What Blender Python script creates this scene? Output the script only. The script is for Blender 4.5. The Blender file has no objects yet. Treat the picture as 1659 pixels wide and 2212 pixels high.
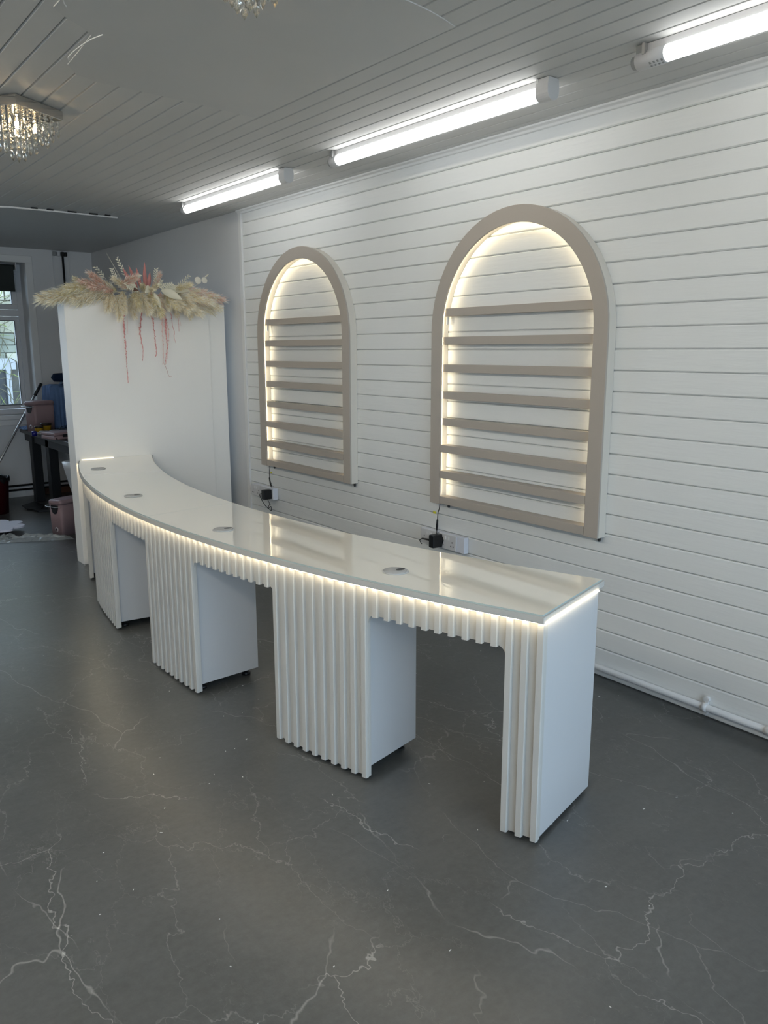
import bpy, bmesh, math, random
from mathutils import Vector, Matrix, Quaternion
random.seed(7)
sc = bpy.context.scene
C = bpy.context.collection

# ------------------------------------------------------------------ camera
CAM = Vector((-3.2415, 0.0, 1.6491)); YAW, PITCH, ROLL, FPX = 0.659021, -0.200344, -0.002111, 1726.33
W, H = 1659, 2212
fwd = Vector((math.sin(YAW) * math.cos(PITCH), math.cos(YAW) * math.cos(PITCH), math.sin(PITCH)))
rt0 = Vector((math.cos(YAW), -math.sin(YAW), 0)); up0 = rt0.cross(fwd)
rt = rt0 * math.cos(ROLL) + up0 * math.sin(ROLL); up = up0 * math.cos(ROLL) - rt0 * math.sin(ROLL)
cd = bpy.data.cameras.new('camera'); cam = bpy.data.objects.new('camera', cd); C.objects.link(cam)
cd.sensor_fit = 'VERTICAL'; cd.sensor_height = 36; cd.lens = FPX / H * 36; cd.clip_start = 0.05; cd.clip_end = 200
m = Matrix((rt, up, -fwd)).transposed().to_4x4(); m.translation = CAM; cam.matrix_world = m
sc.camera = cam
def ray(px, py): return rt * ((px - W / 2) / FPX) - up * ((py - H / 2) / FPX) + fwd
def PY(px, py, Y): d = ray(px, py); return CAM + d * ((Y - CAM.y) / d.y)
def PZ(px, py, Z): d = ray(px, py); return CAM + d * ((Z - CAM.z) / d.z)
def PX(px, py, X): d = ray(px, py); return CAM + d * ((X - CAM.x) / d.x)

# ------------------------------------------------------------------ world, exposure, daylight
wd = bpy.data.worlds.new('overcast_sky'); sc.world = wd; wd.use_nodes = True
bg = wd.node_tree.nodes['Background']; bg.inputs[0].default_value = (0.60, 0.76, 0.97, 1); bg.inputs[1].default_value = 3.5
sc.view_settings.view_transform = 'Standard'; sc.view_settings.look = 'None'; sc.view_settings.gamma = 1
sc.view_settings.use_curve_mapping = False; sc.view_settings.exposure = 0.66
sc.cycles.use_denoising = True; sc.cycles.max_bounces = 10; sc.cycles.diffuse_bounces = 6; sc.cycles.glossy_bounces = 4
sc.cycles.transmission_bounces = 8; sc.cycles.transparent_max_bounces = 24; sc.cycles.caustics_refractive = False
sc.cycles.caustics_reflective = False; sc.cycles.sample_clamp_indirect = 6
TUBE_E, DESK_E, ARCH_E, BULB_E, LEFT_E = 3.7, 13.0, 12.0, 130.0, 36.0
def portal(name, loc, rot, sx, sy):
    l = bpy.data.lights.new(name, 'AREA'); l.shape = 'RECTANGLE'; l.size = sx; l.size_y = sy; l.cycles.is_portal = True
    o = bpy.data.objects.new(name, l); C.objects.link(o); o.location = loc; o.rotation_euler = rot; return o
portal('shopfront_daylight', (-2.7, -0.68, 1.34), (math.radians(90), 0, 0), 4.9, 2.5)
portal('rear_window_daylight', (-2.85, 10.15, 1.75), (math.radians(-90), 0, 0), 4.4, 1.8)

# ------------------------------------------------------------------ materials
def mat(name, col, rough=0.5, spec=0.5, metal=0.0, bump=0.0, bscale=40, var=0.0, vscale=5, coat=0.0, emit=None, es=0.0, detail=3, stretch=None, alpha=1.0, trans=0.0, ior=1.45, sheen=0.0):
    mt = bpy.data.materials.new(name); mt.use_nodes = True; nt = mt.node_tree; n = nt.nodes; b = n['Principled BSDF']
    b.inputs['Base Color'].default_value = (*col, 1); b.inputs['Roughness'].default_value = rough
    b.inputs['Specular IOR Level'].default_value = spec; b.inputs['Metallic'].default_value = metal
    b.inputs['Coat Weight'].default_value = coat; b.inputs['IOR'].default_value = ior
    b.inputs['Alpha'].default_value = alpha; b.inputs['Transmission Weight'].default_value = trans
    b.inputs['Sheen Weight'].default_value = sheen
    if emit: b.inputs['Emission Color'].default_value = (*emit, 1); b.inputs['Emission Strength'].default_value = es
    tc = n.new('ShaderNodeTexCoord'); mp = n.new('ShaderNodeMapping'); nt.links.new(tc.outputs['Object'], mp.inputs[0])
    if stretch: mp.inputs['Scale'].default_value = stretch
    if bump > 0:
        nz = n.new('ShaderNodeTexNoise'); nz.inputs['Scale'].default_value = bscale; nz.inputs['Detail'].default_value = detail
        bp = n.new('ShaderNodeBump'); bp.inputs['Strength'].default_value = bump; bp.inputs['Distance'].default_value = 0.01
        nt.links.new(mp.outputs[0], nz.inputs[0]); nt.links.new(nz.outputs[0], bp.inputs['Height']); nt.links.new(bp.outputs[0], b.inputs['Normal'])
    if var > 0:
        nz = n.new('ShaderNodeTexNoise'); nz.inputs['Scale'].default_value = vscale; nz.inputs['Detail'].default_value = 4
        rp = n.new('ShaderNodeMix'); rp.data_type = 'RGBA'
        rp.inputs[6].default_value = (*[c * (1 - var) for c in col], 1); rp.inputs[7].default_value = (*[min(1, c * (1 + var)) for c in col], 1)
        nt.links.new(mp.outputs[0], nz.inputs[0]); nt.links.new(nz.outputs[0], rp.inputs[0]); nt.links.new(rp.outputs[2], b.inputs['Base Color'])
    return mt
M = {}
M['plank'] = mat('white_painted_plank', (0.77, 0.78, 0.77), 0.42, 0.4, bump=0.22, bscale=14, stretch=(1, 0.35, 3), var=0.02, vscale=3)
M['groove'] = mat('painted_backing', (0.55, 0.56, 0.56), 0.6)
M['plaster'] = mat('white_plaster', (0.66, 0.665, 0.67), 0.6, 0.3, bump=0.05, bscale=30, var=0.02)
M['partition'] = mat('partition_paint', (0.88, 0.85, 0.80), 0.5, 0.4, bump=0.04, bscale=50, var=0.015, vscale=2)
M['ceiling'] = mat('ceiling_gloss_paint', (0.62, 0.615, 0.60), 0.60, 0.25, bump=0.06, bscale=8, var=0.02)
M['ceiling_flat'] = mat('ceiling_flat_paint', (0.58, 0.58, 0.57), 0.5, 0.3, bump=0.03, bscale=6, var=0.02)
M['trimw'] = mat('white_gloss_trim', (0.74, 0.74, 0.73), 0.35, 0.45, bump=0.05, bscale=20)
M['taupe'] = mat('taupe_satin_paint', (0.42, 0.375, 0.325), 0.42, 0.35, bump=0.02, bscale=60)
M['cream'] = mat('cream_satin_paint', (0.66, 0.62, 0.55), 0.42, 0.35)
M['desk'] = mat('white_desk_lacquer', (0.485, 0.475, 0.445), 0.42, 0.35, bump=0.015, bscale=60)
M['carcass'] = mat('white_melamine', (0.50, 0.505, 0.51), 0.45, 0.4)
M['glass_top'] = mat('cream_backed_glass', (0.93, 0.88, 0.76), 0.0, 0.75, ior=1.62, coat=1.0)
M['glass_edge'] = mat('pale_green_glass_edge', (0.40, 0.47, 0.45), 0.15, 0.6)
M['led_warm'] = mat('warm_led', (1, 0.95, 0.8), emit=(1.0, 0.84, 0.58), es=DESK_E)
M['led_leak'] = mat('leaked_led_glow', (1, 0.95, 0.8), emit=(1.0, 0.86, 0.60), es=2.2)
M['led_arch'] = mat('arch_led', (1, 0.95, 0.8), emit=(1.0, 0.86, 0.60), es=ARCH_E)
M['tube'] = mat('white_led_tube', (1, 1, 1), emit=(0.97, 0.98, 0.97), es=TUBE_E)
M['tube_left'] = mat('added_led_tube', (1, 1, 1), emit=(1.0, 0.92, 0.78), es=LEFT_E)
M['plastic_w'] = mat('white_plastic', (0.62, 0.62, 0.63), 0.35, 0.5)
M['grommet'] = mat('pale_grey_plastic', (0.42, 0.42, 0.41), 0.4, 0.5)
M['plastic_g'] = mat('grey_plastic', (0.30, 0.31, 0.31), 0.4, 0.5)
M['plastic_cool'] = mat('lilac_white_plastic', (0.66, 0.68, 0.74), 0.35, 0.5)
M['black'] = mat('black_plastic', (0.008, 0.008, 0.009), 0.35, 0.5)
M['blackwood'] = mat('black_painted_wood', (0.007, 0.008, 0.010), 0.45, 0.4, bump=0.05, bscale=20)
M['tabletop'] = mat('dark_grey_tabletop', (0.020, 0.024, 0.028), 0.35, 0.5)
M['yellow'] = mat('yellow_tag', (0.75, 0.70, 0.03), 0.5)
M['brass'] = mat('dull_steel', (0.10, 0.10, 0.10), 0.4, metal=0.8)
M['chrome'] = mat('polished_chrome', (0.62, 0.60, 0.57), 0.12, metal=1.0)
M['pvc'] = mat('white_gloss_pvc', (0.74, 0.74, 0.74), 0.3, 0.5)
M['pink'] = mat('dusty_pink_plastic', (0.30, 0.205, 0.215), 0.42, 0.4, var=0.04)
M['red'] = mat('dark_red_plastic', (0.045, 0.004, 0.006), 0.4, 0.4)
M['cloth'] = mat('blue_denim_cloth', (0.13, 0.21, 0.38), 0.9, 0.1, bump=0.4, bscale=90, var=0.25, vscale=14)
M['paperblue'] = mat('pale_blue_paper', (0.20, 0.32, 0.55), 0.8, 0.1, var=0.3, vscale=20)
M['navy'] = mat('navy_fabric', (0.012, 0.022, 0.05), 0.9, 0.1)
M['tub'] = mat('ochre_plastic', (0.36, 0.21, 0.012), 0.4, 0.4)
M['brown'] = mat('dark_brown_lid', (0.02, 0.012, 0.008), 0.4, 0.4)
M['bluecap'] = mat('royal_blue_plastic', (0.006, 0.008, 0.16), 0.3, 0.5)
M['clearish'] = mat('cloudy_bottle', (0.40, 0.38, 0.38), 0.2, 0.5, trans=0.4)
M['vinylbag'] = mat('grey_vinyl', (0.045, 0.055, 0.06), 0.3, 0.5, bump=0.1, bscale=15)
M['leather'] = mat('white_leatherette', (0.55, 0.56, 0.57), 0.35, 0.5)
M['foam'] = mat('white_foam_board', (0.72, 0.72, 0.82), 0.6, 0.3)
M['steel'] = mat('brushed_steel', (0.55, 0.55, 0.54), 0.35, metal=0.9)
M['upvc'] = mat('white_upvc', (0.66, 0.67, 0.69), 0.35, 0.5)
M['blind'] = mat('charcoal_blind', (0.035, 0.040, 0.038), 0.85, 0.2, bump=0.1, bscale=200)
M['rail'] = mat('black_iron', (0.01, 0.01, 0.012), 0.5)
M['bark'] = mat('bare_bark', (0.10, 0.095, 0.06), 0.9)
M['leafgreen'] = mat('dull_green_leaf', (0.16, 0.20, 0.06), 0.7)
M['whiterender'] = mat('white_render', (0.36, 0.38, 0.40), 0.8)
M['mortar'] = mat('mortar', (0.09, 0.09, 0.08), 0.95, bump=0.3)
M['ground'] = mat('outdoor_ground', (0.25, 0.25, 0.22), 0.95, var=0.2)
M['timber'] = mat('brown_timber', (0.10, 0.05, 0.03), 0.6)
M['plume_cream'] = mat('cream_pampas', (0.74, 0.66, 0.48), 0.85, 0.15, var=0.25, vscale=9)
M['plume_olive'] = mat('olive_cream_pampas', (0.60, 0.55, 0.36), 0.85, 0.15, var=0.3, vscale=9)
M['plume_pink'] = mat('pink_pampas', (0.72, 0.42, 0.34), 0.85, 0.15, var=0.25, vscale=9)
def fluff(name, c1, c2):
    mt = bpy.data.materials.new(name); mt.use_nodes = True; nt = mt.node_tree; n = nt.nodes; n.clear(); L = nt.links
    o = n.new('ShaderNodeOutputMaterial'); mx = n.new('ShaderNodeMixShader'); d = n.new('ShaderNodeBsdfDiffuse'); t = n.new('ShaderNodeBsdfTranslucent'); mx.inputs[0].default_value = 0.25
    tc = n.new('ShaderNodeTexCoord'); nz = n.new('ShaderNodeTexNoise'); nz.inputs['Scale'].default_value = 14; L.new(tc.outputs['Object'], nz.inputs[0])
    c = n.new('ShaderNodeMix'); c.data_type = 'RGBA'; c.inputs[6].default_value = (*c1, 1); c.inputs[7].default_value = (*c2, 1); L.new(nz.outputs[0], c.inputs[0])
    L.new(c.outputs[2], d.inputs[0]); L.new(c.outputs[2], t.inputs[0]); L.new(d.outputs[0], mx.inputs[1]); L.new(t.outputs[0], mx.inputs[2]); L.new(mx.outputs[0], o.inputs[0]); return mt
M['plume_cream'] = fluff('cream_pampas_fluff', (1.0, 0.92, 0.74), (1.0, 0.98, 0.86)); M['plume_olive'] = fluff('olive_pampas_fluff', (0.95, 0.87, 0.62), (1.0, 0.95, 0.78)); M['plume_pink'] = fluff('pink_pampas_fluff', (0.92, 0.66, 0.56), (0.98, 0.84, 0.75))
M['plume_cream_shade'] = fluff('cream_pampas_shade', (0.80, 0.66, 0.42), (0.95, 0.84, 0.62)); M['plume_olive_shade'] = fluff('olive_pampas_shade', (0.70, 0.60, 0.34), (0.88, 0.78, 0.50)); M['plume_pink_shade'] = fluff('pink_pampas_shade', (0.78, 0.46, 0.36), (0.88, 0.66, 0.5)); M['plume_light'] = fluff('lit_pampas', (0.98, 0.95, 0.86), (1.0, 1.0, 0.96))  # lit and shaded copies put light and shadow contrast into the strand colour
M['leafwhite'] = mat('bleached_leaf', (0.70, 0.66, 0.52), 0.7, 0.2)
M['protea'] = mat('dusty_pink_leaf', (0.50, 0.22, 0.20), 0.7, 0.2, var=0.2, vscale=20)
M['amaranth'] = mat('pink_amaranth', (0.75, 0.36, 0.34), 0.8, 0.15, var=0.35, vscale=60)
M['amaranth_pale'] = mat('pale_pink_amaranth', (0.85, 0.62, 0.56), 0.8, 0.15)
M['lunaria'] = mat('silvery_seed_disc', (0.66, 0.63, 0.54), 0.4, 0.4)
M['crumb'] = mat('white_fibre', (0.70, 0.70, 0.66), 0.8)

def glassmat(name, col, mixf, rough=0.0, ior=1.5):
    mt = bpy.data.materials.new(name); mt.use_nodes = True; nt = mt.node_tree; n = nt.nodes; n.clear()
    o = n.new('ShaderNodeOutputMaterial'); mx = n.new('ShaderNodeMixShader'); t = n.new('ShaderNodeBsdfTransparent'); g = n.new('ShaderNodeBsdfGlass')
    t.inputs[0].default_value = (*col, 1); g.inputs['Color'].default_value = (*col, 1); g.inputs['Roughness'].default_value = rough; g.inputs['IOR'].default_value = ior
    mx.inputs[0].default_value = mixf; nt.links.new(t.outputs[0], mx.inputs[1]); nt.links.new(g.outputs[0], mx.inputs[2]); nt.links.new(mx.outputs[0], o.inputs[0]); return mt
M['crystal'] = glassmat('cut_crystal', (0.98, 0.97, 0.94), 0.62, 0.03, 1.55)
def panemat(name, gl):
    mt = bpy.data.materials.new(name); mt.use_nodes = True; nt = mt.node_tree; n = nt.nodes; n.clear()
    o = n.new('ShaderNodeOutputMaterial'); mx = n.new('ShaderNodeMixShader'); t = n.new('ShaderNodeBsdfTransparent'); g = n.new('ShaderNodeBsdfGlossy')
    t.inputs[0].default_value = (0.96, 0.98, 0.97, 1); g.inputs['Roughness'].default_value = 0.02
    fr = n.new('ShaderNodeFresnel'); fr.inputs[0].default_value = gl
    nt.links.new(fr.outputs[0], mx.inputs[0]); nt.links.new(t.outputs[0], mx.inputs[1]); nt.links.new(g.outputs[0], mx.inputs[2]); nt.links.new(mx.outputs[0], o.inputs[0]); return mt
M['pane'] = panemat('window_glass', 1.45)
def wrapmat():
    mt = bpy.data.materials.new('clear_plastic_wrap'); mt.use_nodes = True; nt = mt.node_tree; n = nt.nodes; n.clear()
    o = n.new('ShaderNodeOutputMaterial'); mx = n.new('ShaderNodeMixShader'); t = n.new('ShaderNodeBsdfTransparent'); g = n.new('ShaderNodeBsdfPrincipled')
    g.inputs['Base Color'].default_value = (0.6, 0.63, 0.62, 1); g.inputs['Roughness'].default_value = 0.12; mx.inputs[0].default_value = 0.36
    nt.links.new(t.outputs[0], mx.inputs[1]); nt.links.new(g.outputs[0], mx.inputs[2]); nt.links.new(mx.outputs[0], o.inputs[0]); return mt
M['wrap'] = wrapmat()

def stonemat(name, col):
    return mat(name, col, 0.9, 0.2, bump=0.6, bscale=12, var=0.3, vscale=4)
M['stone_a'] = stonemat('buff_stone', (0.30, 0.30, 0.23)); M['stone_b'] = stonemat('grey_stone', (0.22, 0.24, 0.20)); M['stone_c'] = stonemat('pale_stone', (0.38, 0.38, 0.31))

def floormat():
    mt = bpy.data.materials.new('veined_slate_vinyl'); mt.use_nodes = True; nt = mt.node_tree; n = nt.nodes; L = nt.links; b = n['Principled BSDF']
    tc = n.new('ShaderNodeTexCoord')
    def noise(scale, detail, rough=0.6, src=None, sc3=None):
        x = n.new('ShaderNodeTexNoise'); x.inputs['Scale'].default_value = scale; x.inputs['Detail'].default_value = detail; x.inputs['Roughness'].default_value = rough
        s = src or tc.outputs['Object']
        if sc3:
            mp = n.new('ShaderNodeMapping'); mp.inputs['Scale'].default_value = sc3; L.new(s, mp.inputs[0]); s = mp.outputs[0]
        L.new(s, x.inputs['Vector']); return x
    def ramp(src, stops):
        r = n.new('ShaderNodeValToRGB'); e = r.color_ramp.elements
        e[0].position, e[0].color = stops[0][0], (*[stops[0][1]] * 3, 1); e[1].position, e[1].color = stops[1][0], (*[stops[1][1]] * 3, 1)
        for p, c in stops[2:]:
            q = e.new(p); q.color = (c, c, c, 1)
        L.new(src, r.inputs[0]); return r
    def math2(op, a, bb):
        x = n.new('ShaderNodeMath'); x.operation = op
        for i, v in enumerate((a, bb)):
            if isinstance(v, (int, float)): x.inputs[i].default_value = v
            else: L.new(v, x.inputs[i])
        return x.outputs[0]
    def veins(scale, dist, dscale, width, maskscale, lo, hi, rot, sc3, seed):
        mp = n.new('ShaderNodeMapping'); mp.inputs['Rotation'].default_value = (0, 0, rot); mp.inputs['Scale'].default_value = sc3; mp.inputs['Location'].default_value = (seed, seed * 1.7, seed * .3)
        L.new(tc.outputs['Object'], mp.inputs[0])
        dn = noise(dscale, 5, 0.62, mp.outputs[0])
        sub = n.new('ShaderNodeVectorMath'); sub.operation = 'SUBTRACT'; sub.inputs[1].default_value = (.5, .5, .5); L.new(dn.outputs['Color'], sub.inputs[0])
        scl = n.new('ShaderNodeVectorMath'); scl.operation = 'SCALE'; scl.inputs[3].default_value = dist; L.new(sub.outputs[0], scl.inputs[0])
        add = n.new('ShaderNodeVectorMath'); add.operation = 'ADD'; L.new(mp.outputs[0], add.inputs[0]); L.new(scl.outputs[0], add.inputs[1])
        vo = n.new('ShaderNodeTexVoronoi'); vo.voronoi_dimensions = '2D'; vo.feature = 'DISTANCE_TO_EDGE'; vo.inputs['Scale'].default_value = scale; L.new(add.outputs[0], vo.inputs['Vector'])
        v = ramp(vo.outputs['Distance'], [(0.0, 1.0), (width, 0.0)])
        mk = ramp(noise(maskscale, 2, 0.5, mp.outputs[0]).outputs[0], [(lo, 0.0), (hi, 1.0)])
        return math2('MULTIPLY', v.outputs[0], mk.outputs[0])
    v1 = veins(1.25, 0.50, 2.6, 0.0034, 1.5, 0.49, 0.55, 0.5, (1, .8, 1), 0)
    v2 = veins(2.1, 0.32, 4.5, 0.0048, 2.0, 0.47, 0.54, 1.2, (1, .6, 1), 3.3)
    v3 = veins(4.5, 0.30, 6.5, 0.0085, 2.6, 0.47, 0.55, 2.2, (1, .55, 1), 7.1)
    v4 = veins(1.5, 0.42, 1.3, 0.0030, 2.4, 0.50, 0.56, -0.6, (1, .5, 1), 11.0)
    v5 = veins(1.9, 0.36, 1.9, 0.0036, 2.6, 0.51, 0.57, 0.9, (1, .45, 1), 17.0)
    v6 = veins(9.0, 0.30, 9.0, 0.014, 3.6, 0.52, 0.60, 0.2, (1, .5, 1), 23.0)
    vs = math2('ADD', math2('MULTIPLY', v1, 0.50), math2('MULTIPLY', v2, 0.28))
    for q_, w_ in ((v3, 0.15), (v4, 0.36), (v5, 0.26), (v6, 0.09)): vs = math2('ADD', vs, math2('MULTIPLY', q_, w_))
    cl = noise(1.6, 6, 0.6); fine = noise(38, 5, 0.7, sc3=(1, 1, 1)); st = noise(7, 6, 0.7, sc3=(0.5, 2.2, 1))
    mx = n.new('ShaderNodeMix'); mx.data_type = 'RGBA'; mx.inputs[6].default_value = (0.050, 0.052, 0.050, 1); mx.inputs[7].default_value = (0.112, 0.115, 0.110, 1)
    f = math2('ADD', math2('MULTIPLY', cl.outputs[0], 0.6), math2('MULTIPLY', st.outputs[0], 0.4)); f = math2('ADD', math2('MULTIPLY', math2('SUBTRACT', f, 0.5), 1.5), 0.5)
    f = math2('ADD', f, math2('MULTIPLY', math2('SUBTRACT', fine.outputs[0], 0.5), 1.0))
    cf = n.new('ShaderNodeClamp'); L.new(f, cf.inputs[0]); L.new(cf.outputs[0], mx.inputs[0])
    m2 = n.new('ShaderNodeMix'); m2.data_type = 'RGBA'; m2.inputs[7].default_value = (0.50, 0.49, 0.46, 1); L.new(mx.outputs[2], m2.inputs[6])
    cv = n.new('ShaderNodeClamp'); L.new(vs, cv.inputs[0]); L.new(cv.outputs[0], m2.inputs[0]); L.new(m2.outputs[2], b.inputs['Base Color'])
    rr = ramp(cl.outputs[0], [(0.3, 0.315), (0.7, 0.36)]); L.new(rr.outputs[0], b.inputs['Roughness']); b.inputs['Specular IOR Level'].default_value = 0.8
    bp = n.new('ShaderNodeBump'); bp.inputs['Strength'].default_value = 0.12; bp.inputs['Distance'].default_value = 0.004; L.new(fine.outputs[0], bp.inputs['Height']); L.new(bp.outputs[0], b.inputs['Normal'])
    return mt
M['floor'] = floormat()

# ------------------------------------------------------------------ mesh helpers
class MB:
    def __init__(s): s.v = []; s.f = []; s.sm = []
    def add(s, vs, fs, smooth=False):
        k = len(s.v); s.v += [tuple(v) for v in vs]; s.f += [tuple(i + k for i in f) for f in fs]; s.sm += [smooth] * len(fs); return s
    def box(s, a, b, mt=None):
        x0, y0, z0 = a; x1, y1, z1 = b
        vs = [Vector(p) for p in ((x0, y0, z0), (x1, y0, z0), (x1, y1, z0), (x0, y1, z0), (x0, y0, z1), (x1, y0, z1), (x1, y1, z1), (x0, y1, z1))]
        if mt: vs = [mt @ v for v in vs]
        return s.add(vs, [(0, 3, 2, 1), (4, 5, 6, 7), (0, 1, 5, 4), (1, 2, 6, 5), (2, 3, 7, 6), (3, 0, 4, 7)])
    def prism(s, poly, d, smooth=False):
        """poly: 3D points of one face; d: extrusion vector"""
        d = Vector(d); n = len(poly); vs = [Vector(p) for p in poly] + [Vector(p) + d for p in poly]
        return s.add(vs, [tuple(range(n))[::-1], tuple(range(n, 2 * n))] + [(i, (i + 1) % n, n + (i + 1) % n, n + i) for i in range(n)], smooth)
    def tube(s, pts, r, seg=8, cap=True, smooth=True):
        pts = [Vector(p) for p in pts]; n = len(pts); rs = r if isinstance(r, (list, tuple)) else [r] * n; vs = []; fs = []
        t = (pts[1] - pts[0]).normalized(); u = t.orthogonal().normalized()
        for i, p in enumerate(pts):
            t2 = (pts[min(i + 1, n - 1)] - pts[max(i - 1, 0)]).normalized(); q = t.rotation_difference(t2); u = (q @ u).normalized(); t = t2; w = t.cross(u)
            for j in range(seg):
                a = 2 * math.pi * j / seg; vs.append(p + (u * math.cos(a) + w * math.sin(a)) * rs[i])
        for i in range(n - 1):
            for j in range(seg): fs.append((i * seg + j, i * seg + (j + 1) % seg, (i + 1) * seg + (j + 1) % seg, (i + 1) * seg + j))
        if cap: fs += [tuple(range(seg))[::-1], tuple(range((n - 1) * seg, n * seg))]
        return s.add(vs, fs, smooth)
    def lathe(s, prof, seg=24, c=(0, 0, 0), smooth=True, sx=1, sy=1, mt=None):
        vs = []; fs = []; n = len(prof)
        for r, z in prof:
            for j in range(seg):
                a = 2 * math.pi * j / seg; v = Vector((c[0] + r * sx * math.cos(a), c[1] + r * sy * math.sin(a), c[2] + z)); vs.append(mt @ v if mt else v)
        for i in range(n - 1):
            for j in range(seg): fs.append((i * seg + j, i * seg + (j + 1) % seg, (i + 1) * seg + (j + 1) % seg, (i + 1) * seg + j))
        fs += [tuple(range(seg))[::-1], tuple(range((n - 1) * seg, n * seg))]
        return s.add(vs, fs, smooth)
    def mesh(s, name, m):
        me = bpy.data.meshes.new(name); me.from_pydata(s.v, [], s.f)
        me.materials.append(M[m] if isinstance(m, str) else m)
        me.polygons.foreach_set('use_smooth', s.sm)
        bm = bmesh.new(); bm.from_mesh(me); bmesh.ops.recalc_face_normals(bm, faces=bm.faces); bm.to_mesh(me); bm.free()
        me.update(); return me
    def build(s, name, m, parent=None, bevel=0, loc=None):
        o = bpy.data.objects.new(name, s.mesh(name, m)); C.objects.link(o)
        if parent: o.parent = parent
        if loc: o.location = loc
        if bevel:
            b = o.modifiers.new('bevel', 'BEVEL'); b.width = bevel; b.segments = 2; b.limit_method = 'ANGLE'; b.angle_limit = math.radians(40)
        return o
def tag(o, label=None, cat=None, group=None, kind=None):
    if label: o['label'] = label
    if cat: o['category'] = cat
    if group: o['group'] = group
    if kind: o['kind'] = kind
    return o
def thing(name, loc, label, cat, group=None, rz=0):
    o = bpy.data.objects.new(name, None); C.objects.link(o); o.location = loc; o.rotation_euler = (0, 0, rz); o.empty_display_size = 0.1
    return tag(o, label, cat, group)
def inst(name, me, parent=None, loc=(0, 0, 0), rot=(0, 0, 0), scale=None):
    o = bpy.data.objects.new(name, me); C.objects.link(o); o.parent = parent; o.location = loc; o.rotation_euler = rot
    if scale: o.scale = scale
    return o
def copy_tree(o, parent=None):
    c = o.copy(); C.objects.link(c); c.parent = parent
    for ch in list(o.children): copy_tree(ch, c)
    return c
def struct(o): o['kind'] = 'structure'; return o
def bez(p, n=16):
    """smooth path through the points"""
    p = [Vector(q) for q in p]; out = []
    for i in range(len(p) - 1):
        a = p[max(i - 1, 0)]; b = p[i]; c = p[i + 1]; d = p[min(i + 2, len(p) - 1)]
        for k in range(n):
            t = k / n; out.append(0.5 * ((2 * b) + (c - a) * t + (2 * a - 5 * b + 4 * c - d) * t * t + (3 * b - a - 3 * c + d) * t ** 3))
    out.append(p[-1]); return out

# ================================================================== THE ROOM
YN, YF, XL, ZC = -0.62, 9.72, -5.5, 2.75
struct(MB().box((XL, YN, -0.1), (0.02, YF, 0)).build('floor', 'floor'))
# planked right wall
wr = struct(MB().box((0.012, YN, 0), (0.12, 6.06, ZC + .1)).build('wall_right', 'groove'))
def plank_mesh(z0, z1, y0, y1, name='plank', m='plank', c=0.005, g=0.0013):
    pr = [(0.014, z0 + g), (0.006, z0 + g), (0.0, z0 + g + c), (0.0, z1 - g - c), (0.006, z1 - g), (0.014, z1 - g)]
    return MB().prism([(x, y0, z) for x, z in pr], (0, y1 - y0, 0))
zs = [0.0] + [0.0491 + 0.1 * k for k in range(27)] + [2.735]
pm = plank_mesh(0, 0.1, YN + 0.01, 6.045).mesh('plank', 'plank')
for i in range(len(zs) - 1):
    if abs(zs[i + 1] - zs[i] - 0.1) < 1e-4: inst('plank', pm, wr, (random.uniform(-0.0006, 0.0006), 0, zs[i]))
    else: plank_mesh(zs[i], zs[i + 1], YN + 0.01, 6.045).build('plank', 'plank', wr)
struct(MB().prism([(0.0, YN, 2.75), (-0.028, YN, 2.75), (-0.026, YN, 2.741), (-0.012, YN, 2.734), (-0.009, YN, 2.722), (0.0, YN, 2.718)], (0, 6.1 - YN, 0)).build('trim_1', 'trimw', bevel=0.002))
struct(MB().box((-0.014, 6.04, 0), (0.02, 6.075, 2.745)).box((-0.007, 6.075, 0), (0.02, 6.10, 2.745)).build('trim_2', 'trimw', bevel=0.003))
struct(MB().box((0.0, 6.06, 0), (0.12, YF, ZC + .1)).build('wall_right_rear', 'plaster'))
struct(MB().box((XL - 0.12, YN, 0), (XL, YF, ZC + .1)).build('wall_left', 'plaster'))
struct(MB().box((XL, YN - 0.15, 0), (-5.15, YN, ZC + .1)).box((-0.25, YN - 0.15, 0), (0.12, YN, ZC + .1)).box((-5.15, YN - 0.15, 0), (-0.25, YN, 0.08)).box((-5.15, YN - 0.15, 2.6), (-0.25, YN, ZC + .1)).build('wall_near', 'plaster'))
# shopfront behind the photographer
w2 = struct(MB().box((-5.15, YN - 0.1, 0.08), (-0.25, YN - 0.04, 0.14)).box((-5.15, YN - 0.1, 2.54), (-0.25, YN - 0.04, 2.6)).box((-5.15, YN - 0.1, 0.14), (-5.09, YN - 0.04, 2.54)).box((-0.31, YN - 0.1, 0.14), (-0.25, YN - 0.04, 2.54)).box((-2.73, YN - 0.1, 0.14), (-2.67, YN - 0.04, 2.54)).build('window_2', 'upvc'))
MB().box((-5.09, YN - 0.075, 0.14), (-2.73, YN - 0.07, 2.54)).build('pane', 'pane', w2); MB().box((-2.67, YN - 0.075, 0.14), (-0.31, YN - 0.07, 2.54)).build('pane', 'pane', w2)
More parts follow.
